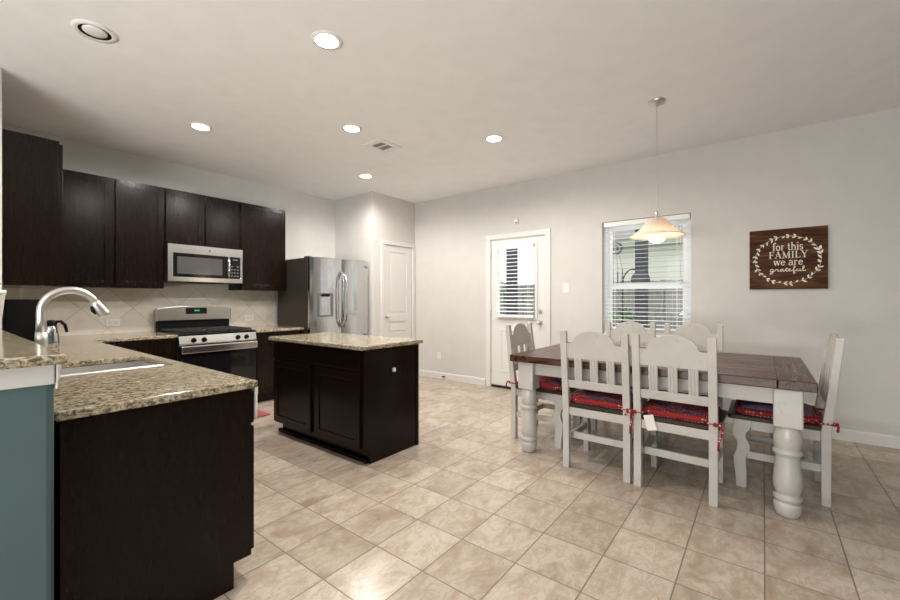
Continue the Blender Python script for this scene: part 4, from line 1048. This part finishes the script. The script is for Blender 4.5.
# ------------------------------------------------------------------ potted plant on the bar
pl = thing('potted_plant', 'small bright green plant in a white pot on the bar top', 'plant', (0.172, 3.02, 1.0775))
MB().lathe([(0.052, 0), (0.056, 0.004), (0.072, 0.185), (0.076, 0.19), (0.076, 0.212), (0.066, 0.212), (0.062, 0.185)], (0.172, 3.02, 1.0775)).build('pot', M['plastic'], pl)
lv = MB(); rn = random.Random(4)
for k in range(46):
    a = rn.uniform(0, 6.28); el = rn.uniform(0.1, 1.3); ln = rn.uniform(0.08, 0.115)
    b = bmesh.new(); st_ = Vector((0.172, 3.02, 1.0775+0.20)); d = Vector((math.cos(a)*math.cos(el), math.sin(a)*math.cos(el), math.sin(el)))
    sd = Vector((-math.sin(a), math.cos(a), 0)); ps = []
    for t, wv in ((0.15, 0.004), (0.5, 0.014), (0.8, 0.012), (1.0, 0.001)):
        c_ = st_+d*ln*t-Vector((0, 0, 0.03*t*t)); ps.append((b.verts.new(c_+sd*wv), b.verts.new(c_-sd*wv)))
    for q0, q1 in zip(ps, ps[1:]): b.faces.new((q0[0], q0[1], q1[1], q1[0]))
    bmesh.ops.solidify(b, geom=b.faces[:], thickness=0.0012); lv.merge(b)
lv.build('foliage', M['leaf'], pl)

# ------------------------------------------------------------------ outdoors
B(XW+0.15, 30, -14, 22, -0.20, -0.10).build('ground_lawn', M['grass'], kind='structure')
B(XW+0.151, 8.0, -3, 8, -0.0995, -0.02).build('ground_patio', M['concrete'], kind='structure')
for (x, y, lb) in ((7.2, 1.58, 'dark patio post outside the dining window'), (7.2, 3.99, 'dark patio post outside the patio door')):
    t = thing('patio_post', lb, 'post', (x, y, -0.02))
    B(x-0.085, x+0.085, y-0.085, y+0.085, -0.019, 2.74, 0.006).build('shaft', M['post'], t)
    B(x-0.11, x+0.11, y-0.11, y+0.11, -0.0195, 0.12, 0.006).build('base_wrap', M['post'], t)
B(7.08, 7.32, -2.5, 7.5, 2.741, 2.98, 0.004).build('patio_beam', M['post'], None, 'dark beam across the patio posts', 'beam')
fn = thing('garden_fence', 'weathered wooden privacy fence along the garden', 'fence', (11.5, 2, -0.10))
pk = MB(); y = -7.0; rn = random.Random(9)
while y < 16:
    pk.box(11.5, 11.52, y, y+0.135, -0.06, 1.74+rn.uniform(-0.012, 0.012)); y += 0.142
pk.build('pickets', M['fence'], fn)
for z in (0.25, 1.45): B(11.46, 11.4995, -7, 16, z, z+0.09).build('rail', M['fence'], fn)
for yy in range(-6, 17, 2): B(11.41, 11.4595, yy, yy+0.09, -0.0995, 1.70).build('fence_post', M['fence'], fn)
hs = thing('neighbour_house', 'pale sided house beyond the garden fence', 'house', (15, 2, -0.1))
B(15, 22, -6, 4.9, -0.0995, 3.05).build('wall', M['siding'], hs)
B(14.5, 22.5, -6.5, 5.3, 3.05, 3.30).build('eave', M['soffit'], hs)
MB().prism([(14.45, 3.301), (22.55, 3.301), (18.5, 5.4)], 'y', -6.55, 5.35).build('roof', M['roof'], hs)
def shrub(name, label, c, rx_, ry_, rz_, n, seed):
    t = thing(name, label, 'shrub', (c[0], c[1], -0.1)); rn = random.Random(seed); b = bmesh.new()
    for k in range(n):
        while True:
            p = Vector((rn.uniform(-1, 1), rn.uniform(-1, 1), rn.uniform(-1, 1)))
            if 0.35 < p.length < 1: break
        q = Vector((c[0]+p.x*rx_, c[1]+p.y*ry_, c[2]+p.z*rz_)); s_ = rn.uniform(0.03, 0.06)
        u = Vector((rn.uniform(-1, 1), rn.uniform(-1, 1), rn.uniform(-1, 1))).normalized(); v = u.cross(Vector((0.3, 0.5, 0.8))).normalized()
        b.faces.new([b.verts.new(q+u*s_), b.verts.new(q+v*s_*0.5), b.verts.new(q-u*s_), b.verts.new(q-v*s_*0.5)])
    m = MB(); m.merge(b); m.build('foliage', M['shrub'], t)
    MB().cyl((c[0], c[1], -0.0995), (c[0], c[1], c[2]), 0.03, 0.015, 8).build('stem', M['bronze'], t)
shrub('garden_shrub', 'green shrub outside the left of the dining window', (9.3, 2.5, 0.45), 0.9, 0.8, 0.62, 1500, 1)
shrub('garden_shrub', 'green shrub beside the post outside the patio door', (8.6, 5.2, 0.75), 0.5, 0.55, 1.0, 1300, 2)
# hanging things seen through the dining window
wc = thing('wind_chime', 'dark wind chime hanging outside the dining window', 'wind chime', (6.6, 1.72, 1.9))
hx_, hy_ = 6.62, 1.83
MB().tube([(hx_, hy_, 2.74), (hx_, hy_, 2.05)], 0.004, 6).tube([(hx_, hy_, 2.74), (hx_+0.5, hy_, 2.80)], 0.006, 6).build('cord', M['bronze'], wc)
rp = [(hx_, hy_+0.09*math.cos(a*math.pi/12), 2.05+0.09*math.sin(a*math.pi/12)) for a in range(25)]
MB().tube(rp, 0.016, 8, False).sphere((hx_, hy_, 2.05), 0.05, sx=0.4).build('ring', M['post'], wc)
for k, dy in enumerate((-0.10, -0.03, 0.04, 0.10)):
    MB().tube([(hx_, hy_+dy*0.5, 1.98), (hx_, hy_+dy, 1.72-0.04*(k % 2))], 0.002, 5).tube([(hx_, hy_+dy, 1.72-0.04*(k % 2)), (hx_, hy_+dy, 1.44-0.05*(k % 2))], 0.008, 8).build('chime_tube', M['bronze'], wc)
gh = thing('garden_hook', 'dark curved garden hook with a grey hanging dish outside the window', 'garden hook', (6.75, 1.72, -0.02))
hp = [(6.75, 1.76, -0.019), (6.75, 1.76, 1.5)]+[(6.75, 1.76-0.15+0.15*math.cos(a*math.pi/10), 1.5+0.22*math.sin(a*math.pi/10)) for a in range(1, 11)]
MB().tube(hp, 0.011, 8).build('rod', M['bronze'], gh)
MB().sphere((6.75, 1.50, 1.55), 0.14, sx=0.5, sz=1.0).build('hanging_dish', M['post'], gh)
MB().tube([(6.75, 1.46, 1.50), (6.75, 1.47, 1.66), (6.75, 1.50, 1.69)], 0.006, 6).build('hanger', M['bronze'], gh)
